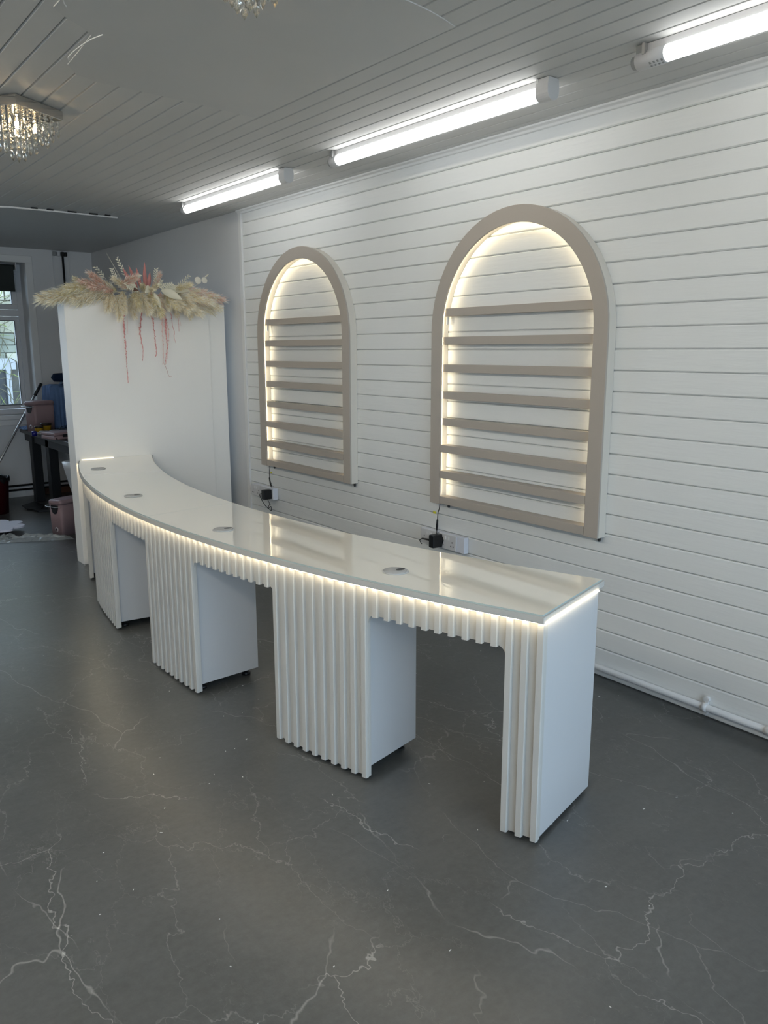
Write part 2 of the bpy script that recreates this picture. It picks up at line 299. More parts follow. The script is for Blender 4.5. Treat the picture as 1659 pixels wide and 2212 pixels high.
# ceiling boards
ce = struct(MB().box((XL, YN, ZC + 0.014), (0.12, 6.95, ZC + 0.1)).build('ceiling', 'groove'))
def cb_mesh(w, y0, y1):
    g, c = 0.001, 0.0045
    pr = [(-g, ZC + 0.014), (-g, ZC + 0.006), (-g - c, ZC), (-w + g + c, ZC), (-w + g, ZC + 0.006), (-w + g, ZC + 0.014)]
    return MB().prism([(x, y0, z) for x, z in pr], (0, y1 - y0, 0))
cbm = cb_mesh(0.1, YN + 0.01, 6.94).mesh('board', 'ceiling')
cb_mesh(0.065, YN + 0.01, 6.94).build('board', 'ceiling', ce)
x = -0.065
while x > XL + 0.1: inst('board', cbm, ce, (x, 0, 0)); x -= 0.1
struct(MB().box((XL, 6.95, ZC + 0.004), (0.12, YF, ZC + 0.1)).build('ceiling_rear', 'ceiling_flat'))
# flat patched panel skimmed over the boards
pp = [(-1.172, 2.262), (-1.25, 2.236), (-1.33, 2.215), (-1.42, 2.20), (-1.9, 2.17), (-2.325, 2.12), (-2.325, 2.94), (-2.285, 2.985), (-2.20, 3.05), (-2.15, 3.10), (-2.135, 3.3), (-2.125, 3.46), (-2.06, 3.56), (-1.97, 3.597), (-1.8, 3.607), (-1.5, 3.63), (-1.25, 3.66), (-1.18, 3.66)]
tag(MB().prism([(x, y, ZC - 0.0035) for x, y in pp], (0, 0, 0.0035)).build('ceiling_patch_panel', 'ceiling_flat'), 'smooth grey patch panel skimmed over the ceiling boards', 'ceiling panel')
def strip(name, pts, wdt, th, m, label, cat):
    mb = MB(); pts = [Vector(p) for p in pts]
    for i in range(len(pts) - 1):
        a, b = pts[i], pts[i + 1]; d = (b - a).normalized(); s = Vector((0, 0, 1)).cross(d).normalized() * wdt / 2
        mb.prism([a - s, a + s, b + s, b - s], (0, 0, -th))
    return tag(mb.build(name, m), label, cat)
pk = bez([PZ(149, 130, 2.744), PZ(148, 122, 2.7435), PZ(165, 105, 2.743), PZ(195, 85, 2.743), PZ(222, 74, 2.744)], 5)
strip('peeling_edge', pk, 0.0025, 0.003, 'pvc', 'curled white peeling edge hanging from the ceiling patch near the lit chandelier', 'peeling strip')
strip('peeling_edge', bez([PZ(136, -4, 2.744), PZ(138, 5, 2.743), PZ(144, 14, 2.744)], 4), 0.0025, 0.003, 'pvc', 'short white peeling curl at the top edge of the ceiling patch', 'peeling strip')
bd = thing('ceiling_edge_strip', (-1.2, 6.95, ZC), 'white bent trim strip with dark gaps where ceiling boards end', 'trim strip')
ep = bez([(-0.68, 6.952, 2.745), (-0.93, 6.93, 2.743), (-1.17, 6.915, 2.742), (-1.40, 6.925, 2.742), (-1.56, 6.94, 2.741), (-1.70, 7.02, 2.741), (-1.78, 7.12, 2.742)], 6)
mb = MB()
for a, b in zip(ep[:-1], ep[1:]):
    s = Vector((0, 0.006, 0)); mb.prism([a - s, a + s, b + s, b - s], (0, 0, -0.012))
o = mb.build('strip', 'pvc'); o.parent = bd; o.matrix_parent_inverse = Matrix.Translation(-bd.location)
mb = MB()
for x0, x1 in ((-0.80, -0.755), (-0.93, -0.86), (-1.10, -1.03), (-1.26, -1.21), (-1.38, -1.33)): mb.box((x0, 6.90, 2.738), (x1, 6.912, 2.748))
o = mb.build('gap', 'black'); o.parent = bd; o.matrix_parent_inverse = Matrix.Translation(-bd.location)

# free-standing partition wall
struct(MB().box((-1.388, 6.236, 0), (-0.235, 6.40, 2.02)).build('wall_partition', 'partition', bevel=0.003))
struct(MB().box((-0.235, 6.25, 0), (-0.085, 6.40, 2.02)).build('trim_3', 'partition', bevel=0.002))
tag(MB().box((-1.393, 6.2, 0), (-1.388, 6.22, 0.001)).build('paint_chip', 'crumb'), 'tiny white paint chip on the floor by the partition corner', 'paint chip')

# far wall with window
WX1, WX0, WZ0, WZ1 = -0.735, -2.75, 0.93, 2.60
wf = struct(MB().box((WX1, YF, 0), (0.12, YF + 0.34, ZC + .1)).box((XL, YF, 0), (-5.0, YF + 0.34, ZC + .1)).box((-3.0, YF, WZ0), (WX0, YF + 0.34, WZ1)).box((-5.0, YF, 0), (WX1, YF + 0.34, WZ0)).box((-5.0, YF, WZ1), (WX1, YF + 0.34, ZC + .1)).build('wall_far', 'plaster'))
for nm_, bx in (('trim_4', ((WX1, YF - 0.014, WZ0 + 0.007), (WX1 + 0.075, YF, WZ1))), ('trim_8', ((-3.0, YF - 0.014, WZ0 + 0.007), (WX0, YF, WZ1))), ('trim_7', ((-3.0, YF - 0.014, WZ1), (WX1 + 0.075, YF, WZ1 + 0.075)))):
    struct(MB().box(*bx).build(nm_, 'trimw', bevel=0.005))
struct(MB().box((-0.44, YF - 0.012, 0.1), (-0.43, YF, ZC)).box((-0.26, YF - 0.012, 0.1), (-0.25, YF, ZC)).build('trim_5', 'plaster', bevel=0.003))
struct(MB().box((WX0, YF - 0.03, WZ0 - 0.045), (WX1 + 0.10, YF - 0.0005, WZ0 + 0.006)).box((WX0, YF - 0.012, WZ0 - 0.11), (WX1 + 0.08, YF - 0.0005, WZ0 - 0.046)).build('trim_6', 'trimw', bevel=0.006))
WY = YF + 0.24
def framer(x0, x1, z0, z1, t, y0, y1):
    return MB().box((x0, y0, z0), (x1, y1, z0 + t)).box((x0, y0, z1 - t), (x1, y1, z1)).box((x0, y0, z0 + t), (x0 + t, y1, z1 - t)).box((x1 - t, y0, z0 + t), (x1, y1, z1 - t))
w1 = struct(bpy.data.objects.new('window_1', None)); C.objects.link(w1)
TZ = 2.06
fr = framer(WX0, WX1, WZ0, WZ1, 0.055, WY, WY + 0.07); fr.build('frame', 'upvc', w1)
MB().box((WX0 + .055, WY + .001, TZ - 0.03), (-1.781, WY + 0.069, TZ + 0.04)).box((-1.709, WY + .001, TZ - 0.03), (WX1 - .055, WY + 0.069, TZ + 0.04)).build('transom', 'upvc', w1)
MB().box((-1.78, WY + .0005, WZ0 + .055), (-1.71, WY + 0.0695, WZ1 - .055)).build('mullion', 'upvc', w1)
for x0, x1 in ((-1.71, WX1 - 0.055), (WX0 + 0.055, -1.78)):
    framer(x0 + .004, x1 - .004, TZ + 0.044, WZ1 - 0.059, 0.055, WY - 0.015, WY + 0.05).build('sash', 'upvc', w1, bevel=0.005)
    framer(x0 + .004, x1 - .004, WZ0 + 0.059, TZ - 0.034, 0.045, WY + 0.005, WY + 0.05).build('sash', 'upvc', w1, bevel=0.005)
    framer(x0 + .057, x1 - .057, TZ + 0.097, WZ1 - 0.112, 0.007, WY - 0.004, WY + 0.02).build('gasket', 'black', w1)
    framer(x0 + .047, x1 - .047, WZ0 + 0.102, TZ - 0.077, 0.007, WY + 0.0, WY + 0.02).build('gasket', 'black', w1)
    MB().box((x0 + .058, WY + .022, TZ + 0.098), (x1 - .058, WY + .028, WZ1 - 0.113)).build('pane', 'pane', w1)
    MB().box((x0 + .048, WY + .022, WZ0 + 0.103), (x1 - .048, WY + .028, TZ - 0.078)).build('pane', 'pane', w1)
w3 = struct(framer(-5.0, -3.0, WZ0, WZ1, 0.055, WY, WY + 0.07).box((-4.03, WY, WZ0 + .055), (-3.97, WY + 0.07, WZ1 - .055)).build('window_added', 'upvc', bevel=0.004))  # unseen window added to bring more daylight into the rear
for x0, x1 in ((-4.945, -4.03), (-3.97, -3.055)): MB().box((x0, WY + .03, WZ0 + .055), (x1, WY + .036, WZ1 - .055)).build('pane', 'pane', w3)
bl = thing('roller_blind', (-1.6, YF + 0.05, 2.55), 'charcoal roller blind partly lowered over the far window', 'blind')
MB().tube([(-1.0, 0, 0), (0.76, 0, 0)], 0.028, 16).build('roller', 'blind', bl)
MB().box((-0.98, -0.03, -0.24), (0.745, -0.026, 0.01)).box((-0.98, -0.036, -0.262), (0.745, -0.02, -0.24)).build('fabric', 'blind', bl)
for s in (-1.01, 0.765): MB().box((s, -0.04, -0.04), (s + 0.012, 0.04, 0.05)).build('bracket', 'plastic_w', bl, bevel=0.003)

# pipes and skirting along the far wall
for z, nm in ((0.135, 'black pipe running above the skirting of the far wall'), (0.085, 'lower black pipe just over the far wall skirting')):
    tag(MB().tube([(-3.2, YF - 0.03, z), (-0.05, YF - 0.03, z)], 0.012, 10).build('heating_pipe', 'black'), nm, 'pipe')
struct(MB().box((-5.4, YF - 0.015, 0), (-0.95, YF, 0.07)).build('baseboard_far', 'trimw', bevel=0.003))
tag(MB().box((-0.86, YF - 0.03, 0.0), (-0.05, YF, 0.075)).build('timber_offcut', 'timber', bevel=0.002), 'brown bare timber board lying against the far wall under the black table', 'timber board')
cc = thing('cable_conduit', (-0.33, YF - 0.03, 1.4), 'thin black conduit dropping down the far wall from ceiling clips', 'conduit')
MB().tube([(0, 0, -0.6), (0, 0, 1.34)], 0.012, 8).build('pipe', 'black', cc)
for k, (dx, m_) in enumerate(((-0.09, 'plastic_g'), (-0.045, 'plastic_w'), (0.0, 'black'), (0.035, 'black'), (0.055, 'plastic_w'))):
    MB().box((dx - 0.016, -0.02, 1.292), (dx + 0.014, 0.025, 1.338)).build('clip', m_, cc, bevel=0.003)

# white pipe along the foot of the planked wall
wp = thing('skirting_pipe', (-0.024, 1.8, 0.057), 'white painted pipe clipped along the foot of the plank wall', 'pipe')
MB().tube([(0, -3.3, 0), (0, 4.2, 0)], 0.016, 16).build('pipe', 'pvc', wp)
for y in (-0.02, 1.75):
    c_ = MB().tube([(0, y - 0.012, 0), (0, y + 0.012, 0)], 0.021, 16)
    c_.prism([(0.006, y + 0.014 * math.cos(a), 0.034 + 0.014 * math.sin(a)) for a in [k * math.pi / 6 for k in range(12)]], (0.016, 0, 0)); c_.box((0.008, y - 0.008, -0.04), (0.022, y + 0.008, 0.03))
    c_.build('clip', 'pvc', wp)
MB().tube([(0, -0.30, 0), (0, -0.34, 0)], 0.021, 16).build('coupling', 'pvc', wp)

# ================================================================== THE DESK
DC = Vector((5.111, 3.908)); RB, RR, RS = 6.848, 6.862, 6.882
desk = thing('curved_counter', (-1.4, 3.9, 0), 'long curved white fluted nail counter with glossy top and glowing edge', 'counter')
def dput(mb, name, m, parent=None, bevel=0):
    """world-space geometry made a part of the desk"""
    o = mb.build(name, m, None, bevel); o.parent = parent or desk
    if parent is None: o.matrix_parent_inverse = Matrix.Translation(-desk.location)
    return o
def cp(r, th, z=0.0): return Vector((DC.x - r * math.cos(th), DC.y + r * math.sin(th), z))
def th_y(y, r=RR): return math.asin((y - DC.y) / r)
T0 = th_y(1.603); T1 = th_y(6.225)
PIT = 0.0551; SW = 0.027; arc = (T1 - T0) * RR; nrid = int((arc - SW) / PIT) + 1
rc = [T0 + (SW / 2 + PIT * i) / RR for i in range(nrid)]
opens = []
for ya, yb in ((1.745, 2.273), (2.838, 3.397), (3.99, 4.553), (5.20, 5.747)):
    ta, tb = th_y(ya), th_y(yb); ins = [i for i, t in enumerate(rc) if ta < t < tb]
    i0, i1 = ins[0], ins[-1]; opens.append((rc[i0 - 1] + (SW / 2 + 0.001) / RR, rc[i1 + 1] - (SW / 2 + 0.001) / RR, i0, i1))
ZO, CRN = 0.682, 0.036
def zbot(t):
    for a, b, _, _ in opens:
        if a - 1e-7 <= t <= b + 1e-7:
            d = min(t - a, b - t) * RR
            return ZO if d > CRN else ZO - CRN + math.sqrt(max(0, CRN * CRN - (CRN - d) ** 2))
    return 0.016
ts = set([T0, T1])
n_ = 230
for i in range(n_ + 1): ts.add(T0 + (T1 - T0) * i / n_)
fa = MB()
segs = []
edges = [T0] + [v for o_ in opens for v in (o_[0], o_[1])] + [T1]
for k in range(len(edges) - 1):
    a, b = edges[k], edges[k + 1]; isop = k % 2 == 1
    t_ = sorted([t for t in ts if a + 1e-4 < t < b - 1e-4] + [a, b] + ([a + j * 0.006 / RR for j in range(1, 7)] + [b - j * 0.006 / RR for j in range(1, 7)] if isop else []))
    for p, q in zip(t_[:-1], t_[1:]):
        if q - p < 1e-5: continue
        z0, z1 = (zbot(p), zbot(q)) if isop else (0.016, 0.016)
        A, B, Ai, Bi = cp(RB, p), cp(RB, q), cp(RB - 0.014, p), cp(RB - 0.014, q)
        vs = [(A.x, A.y, z0), (B.x, B.y, z1), (Bi.x, Bi.y, z1), (Ai.x, Ai.y, z0), (A.x, A.y, .795), (B.x, B.y, .795), (Bi.x, Bi.y, .795), (Ai.x, Ai.y, .795)]
        fs = [(0, 1, 5, 4), (3, 7, 6, 2), (0, 3, 2, 1), (4, 5, 6, 7)]
        if p in (a,): fs.append((0, 4, 7, 3))
        if q in (b,): fs.append((1, 2, 6, 5))
        fa.add(vs, fs)
dput(fa, 'fascia', 'desk')
def slat_mesh(z0):
    w0, w1, d = SW / 2, SW / 2 - 0.0035, RR - RB
    pr = [(0.001, -w0), (-d * 0.7, -w0 + 0.001), (-d, -w1), (-d, w1), (-d * 0.7, w0 - 0.001), (0.001, w0)]
    return MB().prism([(x, y, z0) for x, y in pr], (0, 0, 0.795 - z0))
ml, ms = slat_mesh(0.013).mesh('slat', 'desk'), slat_mesh(ZO - 0.004).mesh('slat', 'desk')
for i, t in enumerate(rc):
    p = cp(RB, t); sh = any(o_[2] <= i <= o_[3] for o_ in opens)
    o = inst('slat', ms if sh else ml, desk, (p.x - desk.location.x, p.y - desk.location.y, 0), (0, 0, -t))
# pedestals behind the fascia
def quadbox(pts, z0, z1): return MB().prism([(p.x, p.y, z0) for p in pts], (0, 0, z1 - z0))
def rad(t, d): return cp(RB - 0.0145 - d, t)
e0, e1 = cp(RB - 0.015, T0 + 0.0005), Vector((-0.925, 1.722, 0))
pin = e0 + (cp(RB - 0.015, opens[0][0] - 0.002) - e0); pin2 = pin + (e1 - e0)
def pedestal(pts, z0, feet=True):
    o = dput(quadbox(pts, z0, 0.795), 'pedestal', 'carcass', bevel=0.0015)
    if feet:
        c = sum(pts, Vector((0, 0, 0))) / 4
        for q in pts:
            f = q.lerp(c, 0.14); f = q + (c - q).normalized() * 0.07; ff = MB().lathe([(0.022, 0.0), (0.022, 0.012), (0.014, 0.014), (0.014, z0)], 12, (f.x, f.y, 0)); dput(ff, 'foot', 'black', o)
    return o
pedestal([e0, e1, pin2, pin], 0.016, False)
for k in range(4):
    a = opens[k][1] + 0.002; b = opens[k + 1][0] - 0.002 if k < 3 else T1 - 0.002
    dep = (0.31, 0.33, 0.35, 0.33)[k]
    p0, p1 = rad(a, 0), rad(b, 0); d0 = (rad(a, dep) - p0); d1 = rad(b, dep) - p1
    pedestal([p0, p0 + d0, p1 + d1, p1], 0.045)
# feet of the end panel
for q in ((-1.27, 1.68), (-0.98, 1.76)): dput(MB().lathe([(0.02, 0), (0.02, 0.016)], 12, (q[0], q[1], 0)), 'foot', 'black')
# worktop slab and glass
F0, B0 = Vector((-1.372, 1.592)), Vector((-0.878, 1.734)); BC = Vector((5.103, 3.857)); BR = 6.346
def outline(inset, yend):
    u = (B0 - F0).normalized(); nrm = Vector((u.y, -u.x)) * -1
    f0 = F0 + u * inset + nrm * inset * 1.0; b0 = B0 - u * inset + nrm * inset
    r1 = RS - inset; r2 = BR + inset
    # angle where each arc meets the near end line
    def onarc(c, r, y): return Vector((c.x - math.sqrt(r * r - (y - c.y) ** 2), y))
    N = 96; fr_ = [f0] + [onarc(DC, r1, f0.y + (yend - f0.y) * i / N) for i in range(1, N + 1)]
    bk = [onarc(BC, r2, b0.y + (yend - b0.y) * i / N) for i in range(1, N + 1)][::-1] + [b0]
    return fr_, bk
def slab(mb, inset, z0, z1, y0=None, yend=6.234):
    f, b = outline(inset, yend); b = b[::-1]
    n = len(f); vs = []
    for i in range(n):
        for q in (f[i], b[i]):
            vs += [(q.x, q.y, z0), (q.x, q.y, z1)]
    fs = []
    for i in range(n - 1):
        a, c = 4 * i, 4 * (i + 1); fs += [(a, c, c + 1, a + 1), (a + 2, a + 3, c + 3, c + 2), (a + 1, c + 1, c + 3, a + 3), (a, a + 2, c + 2, c)]
    fs += [(0, 1, 3, 2), (4 * (n - 1), 4 * (n - 1) + 2, 4 * (n - 1) + 3, 4 * (n - 1) + 1)]
    return mb.add(vs, fs)
dput(slab(MB(), 0.0, 0.797, 0.819), 'worktop', 'desk')
def glass_piece(s0, s1):
    f, b = outline(0.007, 6.2335); b = b[::-1]; f, b = f[s0:s1], b[s0:s1]
    if s0: f[0] = f[0] + Vector((0, 0.0012)); b[0] = b[0] + Vector((0, 0.0012))
    z0, z1 = 0.819, 0.8245; mb = MB(); n = len(f); ed = MB()
    vs = [(q.x, q.y, z) for i in range(n) for q in (f[i], b[i]) for z in (z0, z1)]
    top = [(4 * i + 1, 4 * i + 5, 4 * i + 7, 4 * i + 3) for i in range(n - 1)] + [(4 * i, 4 * i + 2, 4 * i + 6, 4 * i + 4) for i in range(n - 1)]
    sd = [(4 * i, 4 * i + 4, 4 * i + 5, 4 * i + 1) for i in range(n - 1)] + [(4 * i + 2, 4 * i + 3, 4 * i + 7, 4 * i + 6) for i in range(n - 1)] + [(0, 1, 3, 2), (4 * n - 4, 4 * n - 2, 4 * n - 1, 4 * n - 3)]
    mb.add(vs, top + sd); o = dput(mb, 'glass_top', 'glass_top'); o.data.materials.append(M['glass_edge'])
    for p in o.data.polygons:
        if abs(p.normal.z) < 0.5: p.material_index = 1
    return o
glass_piece(0, 48); glass_piece(47, 97)
# led strips
ld = MB(); NN = 120
for i in range(NN):
    a, b = T0 + (T1 - T0) * i / NN, T0 + (T1 - T0) * (i + 1) / NN
    q = [cp(RR + 0.004, a), cp(RR + 0.004, b), cp(RR + 0.012, b), cp(RR + 0.012, a)]; ld.prism([(v.x, v.y, 0.7935) for v in q], (0, 0, 0.003))
u = (B0 - F0).normalized(); nn = Vector((u.y, -u.x)); pa = Vector((-1.352, 1.5985)) ; pb = Vector((-0.93, 1.7195)); uu = (pb - pa).normalized(); vv = Vector((uu.y, -uu.x))
q = [pa + vv * 0.0005, pb + vv * 0.0005, pb + vv * 0.0045, pa + vv * 0.0045]; ld.prism([(v.x, v.y, 0.7935) for v in q], (0, 0, 0.003))
dput(ld, 'led_strip', 'led_warm')
dput(MB().prism([(-1.345, 6.2315, 0.8246), (-1.345, 6.2345, 0.8246), (-1.10, 6.2345, 0.8246), (-1.10, 6.2315, 0.8246)], (0, 0, 0.0016)), 'led_strip', 'led_leak')  # glowing sliver stands in for LED light leaking along the partition joint
# cable grommets
for gx, gy in ((-1.417, 2.286), (-1.602, 3.345), (-1.606, 4.473), (-1.402, 5.687)):
    c = (gx, gy, 0.8247); g = dput(MB().lathe([(0.050, 0), (0.0505, 0.002), (0.049, 0.0045), (0.044, 0.005), (0.043, 0.0040)], 40, c), 'grommet', 'grommet')
    l = dput(MB().lathe([(0.0425, 0.0032), (0.0425, 0.0055), (0.040, 0.0062)], 40, c), 'grommet_cap', 'plastic_g'); l.data.materials[0] = M['grommet']; l.parent = g; l.matrix_parent_inverse = Matrix.Identity(4)
    sl = [(gx + 0.022 + 0.020 * math.cos(a), gy - 0.004 + 0.013 * math.sin(a), 0.8311) for a in [k * math.pi / 8 for k in range(16)]]
    s_ = dput(MB().prism(sl, (0, 0, 0.0004)), 'cable_hole', 'black'); s_.parent = g; s_.matrix_parent_inverse = Matrix.Identity(4)
# tangled cables in the farthest knee hole
ct = opens[3]
cab = MB()
base = cp(RB - 0.06, ct[1] - 0.03)
for k in range(3):
    pts = [Vector((base.x + random.uniform(-.015, .02), base.y + random.uniform(-.03, .03), 0.66 - j * 0.075)) for j in range(9)]
    cab.tube(bez(pts, 5), 0.004, 6)
dput(cab, 'cable', 'black')

# ================================================================== ARCHED SHELVES
def arch_pts(y0, y1, z0, z1, n=32):
    """closed outline of an arch, z1 = top"""
    r = (y1 - y0) / 2; yc = (y0 + y1) / 2; zs_ = z1 - r
    return [(y0, z0)] + [(yc - r * math.cos(math.pi * i / n), zs_ + r * math.sin(math.pi * i / n)) for i in range(n + 1)] + [(y1, z0)]
def arch_ring(x0, x1, o, i):
    mb = MB(); n = len(o); vs = []
    for k in range(n): vs += [(x0, *o[k]), (x1, *o[k]), (x0, *i[k]), (x1, *i[k])]
    fs = []
    for k in range(n - 1):
        a, c = 4 * k, 4 * k + 4; fs += [(a, c, c + 1, a + 1), (a + 2, a + 3, c + 3, c + 2), (a, a + 2, c + 2, c), (a + 1, c + 1, c + 3, a + 3)]
    fs += [(0, 1, 3, 2), (4 * n - 4, 4 * n - 2, 4 * n - 1, 4 * n - 3)]
    return mb.add(vs, fs)
AW, RW, D = 1.252, 0.085, 0.068
ZB, ZT = -0.004, 1.637     # relative to 0.737
SH = [0.145, 0.309, 0.466, 0.623, 0.778, 0.937, 1.095]   # undersides of the shelves minus 0.737 (+.0)
def make_arch(yc, label):
    t = thing('arched_display_shelf', (0, yc, 0.737), label, 'wall shelf', 'arched shelf units on the plank wall')
    h = AW / 2
    body = arch_ring(-D + 0.012, -0.0015, arch_pts(-h + .004, h - .004, ZB, ZT - .004), arch_pts(-h + RW - .013, h - RW + .013, ZB, ZT - RW + .013)); body.build('arch_frame', 'cream', t)
    arch_ring(-D - 0.001, -D + 0.0115, arch_pts(-h, h, ZB, ZT), arch_pts(-h + RW - .001, h - RW + .001, ZB, ZT - RW + .001)).build('arch_face', 'taupe', t, bevel=0.002)
    MB().box((-D - 0.0005, -h + RW + .001, 0.0), (-0.002, h - RW - .001, 0.045)).build('bottom_rail', 'taupe', t, bevel=0.0015)
    for k, z in enumerate((0.937, 1.093, 1.251, 1.408, 1.564, 1.721, 1.881)):
        z1 = z - 0.737; z0 = z1 - 0.044; e = 0.001 if k < 2 else -0.0125
        xf = -D - 0.0006 if k < 2 else -D + 0.017
        MB().box((xf, -h + RW + e, z0), (-0.002, h - RW - e, z1)).build('shelf', 'taupe', t, bevel=0.0015)
    # led strip on the back of the face's lip, shining towards the wall
    inn = arch_pts(-h + RW - .0105, h - RW + .0105, 0.05, ZT - RW + .0105, 40); in2 = arch_pts(-h + RW - .0025, h - RW + .0025, 0.05, ZT - RW + .0025, 40)
    o = arch_ring(-D + 0.0117, -D + 0.0137, inn, in2).build('led_strip', 'led_arch', t); o.data.materials.append(M['plastic_w'])
    for p in o.data.polygons:
        if p.normal.x < 0.5: p.material_index = 1
    for yy in (h - 0.08 - 0.028, -h + 0.03): MB().box((-0.016, yy - 0.006, -0.024), (-0.004, yy + 0.006, 0.0)).lathe([(0.006, -0.030), (0.007, -0.024)], 10, (-0.010, yy, 0)).build('fixing_bracket', 'brass', t)
    MB().box((-0.034, h - RW - .014, 1.055), (-0.022, h - RW - .006, 1.10)).build('strip_connector', 'plastic_w', t, bevel=0.002)
    return t
make_arch(3.011, 'larger looking taupe arched shelf unit nearest the counter end, above the double sockets')
make_arch(5.103, 'farther taupe arched shelf unit beside the plain wall, farther down the room')

# ================================================================== SOCKETS, ADAPTERS
def socket(y, label, zc=0.503, wdt=0.158, hh=0.094, x=-0.036):
    t = thing('double_socket', (x, y, zc), label, 'socket', 'white double sockets on the plank wall')
    MB().box((-0.009, -wdt / 2, -hh / 2), (0, wdt / 2, hh / 2)).build('plate', 'plastic_w', t, bevel=0.003)
    for s in (-1, 1):
        MB().box((-0.013, s * 0.014 - 0.006, 0.012), (-0.008, s * 0.014 + 0.006, 0.032)).build('switch', 'pvc', t, bevel=0.001)
        hs = MB()
        for dy, dz in ((0, 0.002), (-0.011, -0.022), (0.011, -0.022)): hs.box((-0.0098, s * 0.045 + dy - 0.003, dz - 0.004), (-0.0088, s * 0.045 + dy + 0.003, dz + 0.004))
        hs.build('pin_hole', 'black', t)
    return t
tk = tag(MB().box((-0.036, 3.36, 0.452), (-0.0015, 3.755, 0.55)).build('socket_box', 'plastic_cool', bevel=0.003), 'white socket back box under the nearer arched shelf', 'socket box')
socket(3.668, 'white double socket behind the black adapter under the nearer arch')
socket(3.502, 'white double socket beside the counter edge with nothing plugged in')
tag(MB().box((-0.050, 5.585, 0.452), (-0.0015, 5.94, 0.55)).build('socket_box', 'plastic_cool', bevel=0.008), 'white socket back box under the farther arched shelf', 'socket box')
socket(5.858, 'white double socket left of the black adapter under the farther arch', x=-0.050)
socket(5.692, 'white double socket under the farther arch, nearer the middle of the wall', x=-0.050)
def adapter(px, py, name_label, arch_y, loop):
    p = PX(px, py, -0.085)
    t = thing('power_adapter', p, name_label, 'power adapter', 'black plug adapters feeding the arch lights')
    MB().box((-0.038, -0.022, -0.04), (0.038, 0.022, 0.04)).build('adapter_body', 'black', t, bevel=0.006)
    MB().lathe([(0.026, 0), (0.030, 0.003), (0.030, 0.010)], 8, mt=Matrix.Translation((0.036, 0, 0)) @ Matrix.Rotation(math.radians(90), 4, 'Y')).build('plug_face', 'black', t)
    return t, p
ad1, pa1 = adapter(941, 1168, 'black power adapter in the socket under the nearer arched shelf', 3.5, 0)
ad2, pa2 = adapter(576, 1068, 'black power adapter in the socket under the farther arched shelf', 5.6, 1)
def cable(t, p, pts, r=0.0028, name='cable'):
    MB().tube([q - p for q in bez(pts, 8)], r, 6).build(name, 'black', t)
P1 = lambda x, y, X=-0.03: PX(x, y, X)
cable(ad1, pa1, [P1(951, 1083, -0.03), P1(949, 1098), P1(946, 1108), P1(945, 1122), P1(944, 1140), P1(943, 1156, -0.07)])
MB().tube([q - pa1 for q in bez([P1(945, 1122), P1(944.5, 1128), P1(943.5, 1140), P1(943, 1146)], 4)], [0.003] + [0.006] * 5 + [0.0075] * 2 + [0.006] * 4 + [0.003], 8).build('inline_connector', 'black', ad1)
q0, q1 = P1(931, 1167, -0.08), P1(912, 1163, -0.10)
MB().tube([q0 - pa1, q1 - pa1], [0.007, 0.005], 8).build('jack', 'black', ad1)
cable(ad1, pa1, [q1, P1(907, 1166, -0.10), P1(908, 1170, -0.10), P1(911, 1175, -0.10)])
c_ = P1(939, 1107, -0.035); MB().box((c_.x - .001 - pa1.x, c_.y - pa1.y - 0.012, c_.z - pa1.z - 0.007), (c_.x + .001 - pa1.x, c_.y - pa1.y + 0.014, c_.z - pa1.z + 0.007)).build('tag', 'yellow', ad1)
cable(ad2, pa2, [P1(582, 1001), P1(583, 1010), P1(582, 1022), P1(583, 1040), P1(587, 1055), P1(589, 1062), P1(585, 1067, -0.06)])
MB().tube([q - pa2 for q in bez([P1(582, 1031), P1(583, 1039), P1(585, 1047), P1(586, 1051)], 4)], [0.003] + [0.006] * 5 + [0.0075] * 2 + [0.006] * 4 + [0.003], 8).build('inline_connector', 'black', ad2)
q0, q1 = P1(571, 1065, -0.08), P1(562, 1067, -0.08)
MB().tube([q0 - pa2, q1 - pa2], [0.007, 0.004], 8).build('jack', 'black', ad2)
cable(ad2, pa2, [q1, P1(561, 1070, -0.07), P1(566, 1081, -0.06), P1(573, 1092, -0.05), P1(581, 1099, -0.05), P1(586, 1103, -0.05), P1(585, 1094, -0.05), P1(579, 1099, -0.05), P1(582, 1090, -0.05), P1(584, 1091, -0.05), P1(580, 1083, -0.05), P1(578, 1078, -0.06)])
c_ = P1(586, 1021, -0.035); MB().box((c_.x - .001 - pa2.x, c_.y - pa2.y - 0.012, c_.z - pa2.z - 0.006), (c_.x + .001 - pa2.x, c_.y - pa2.y + 0.012, c_.z - pa2.z + 0.006)).build('tag', 'yellow', ad2)

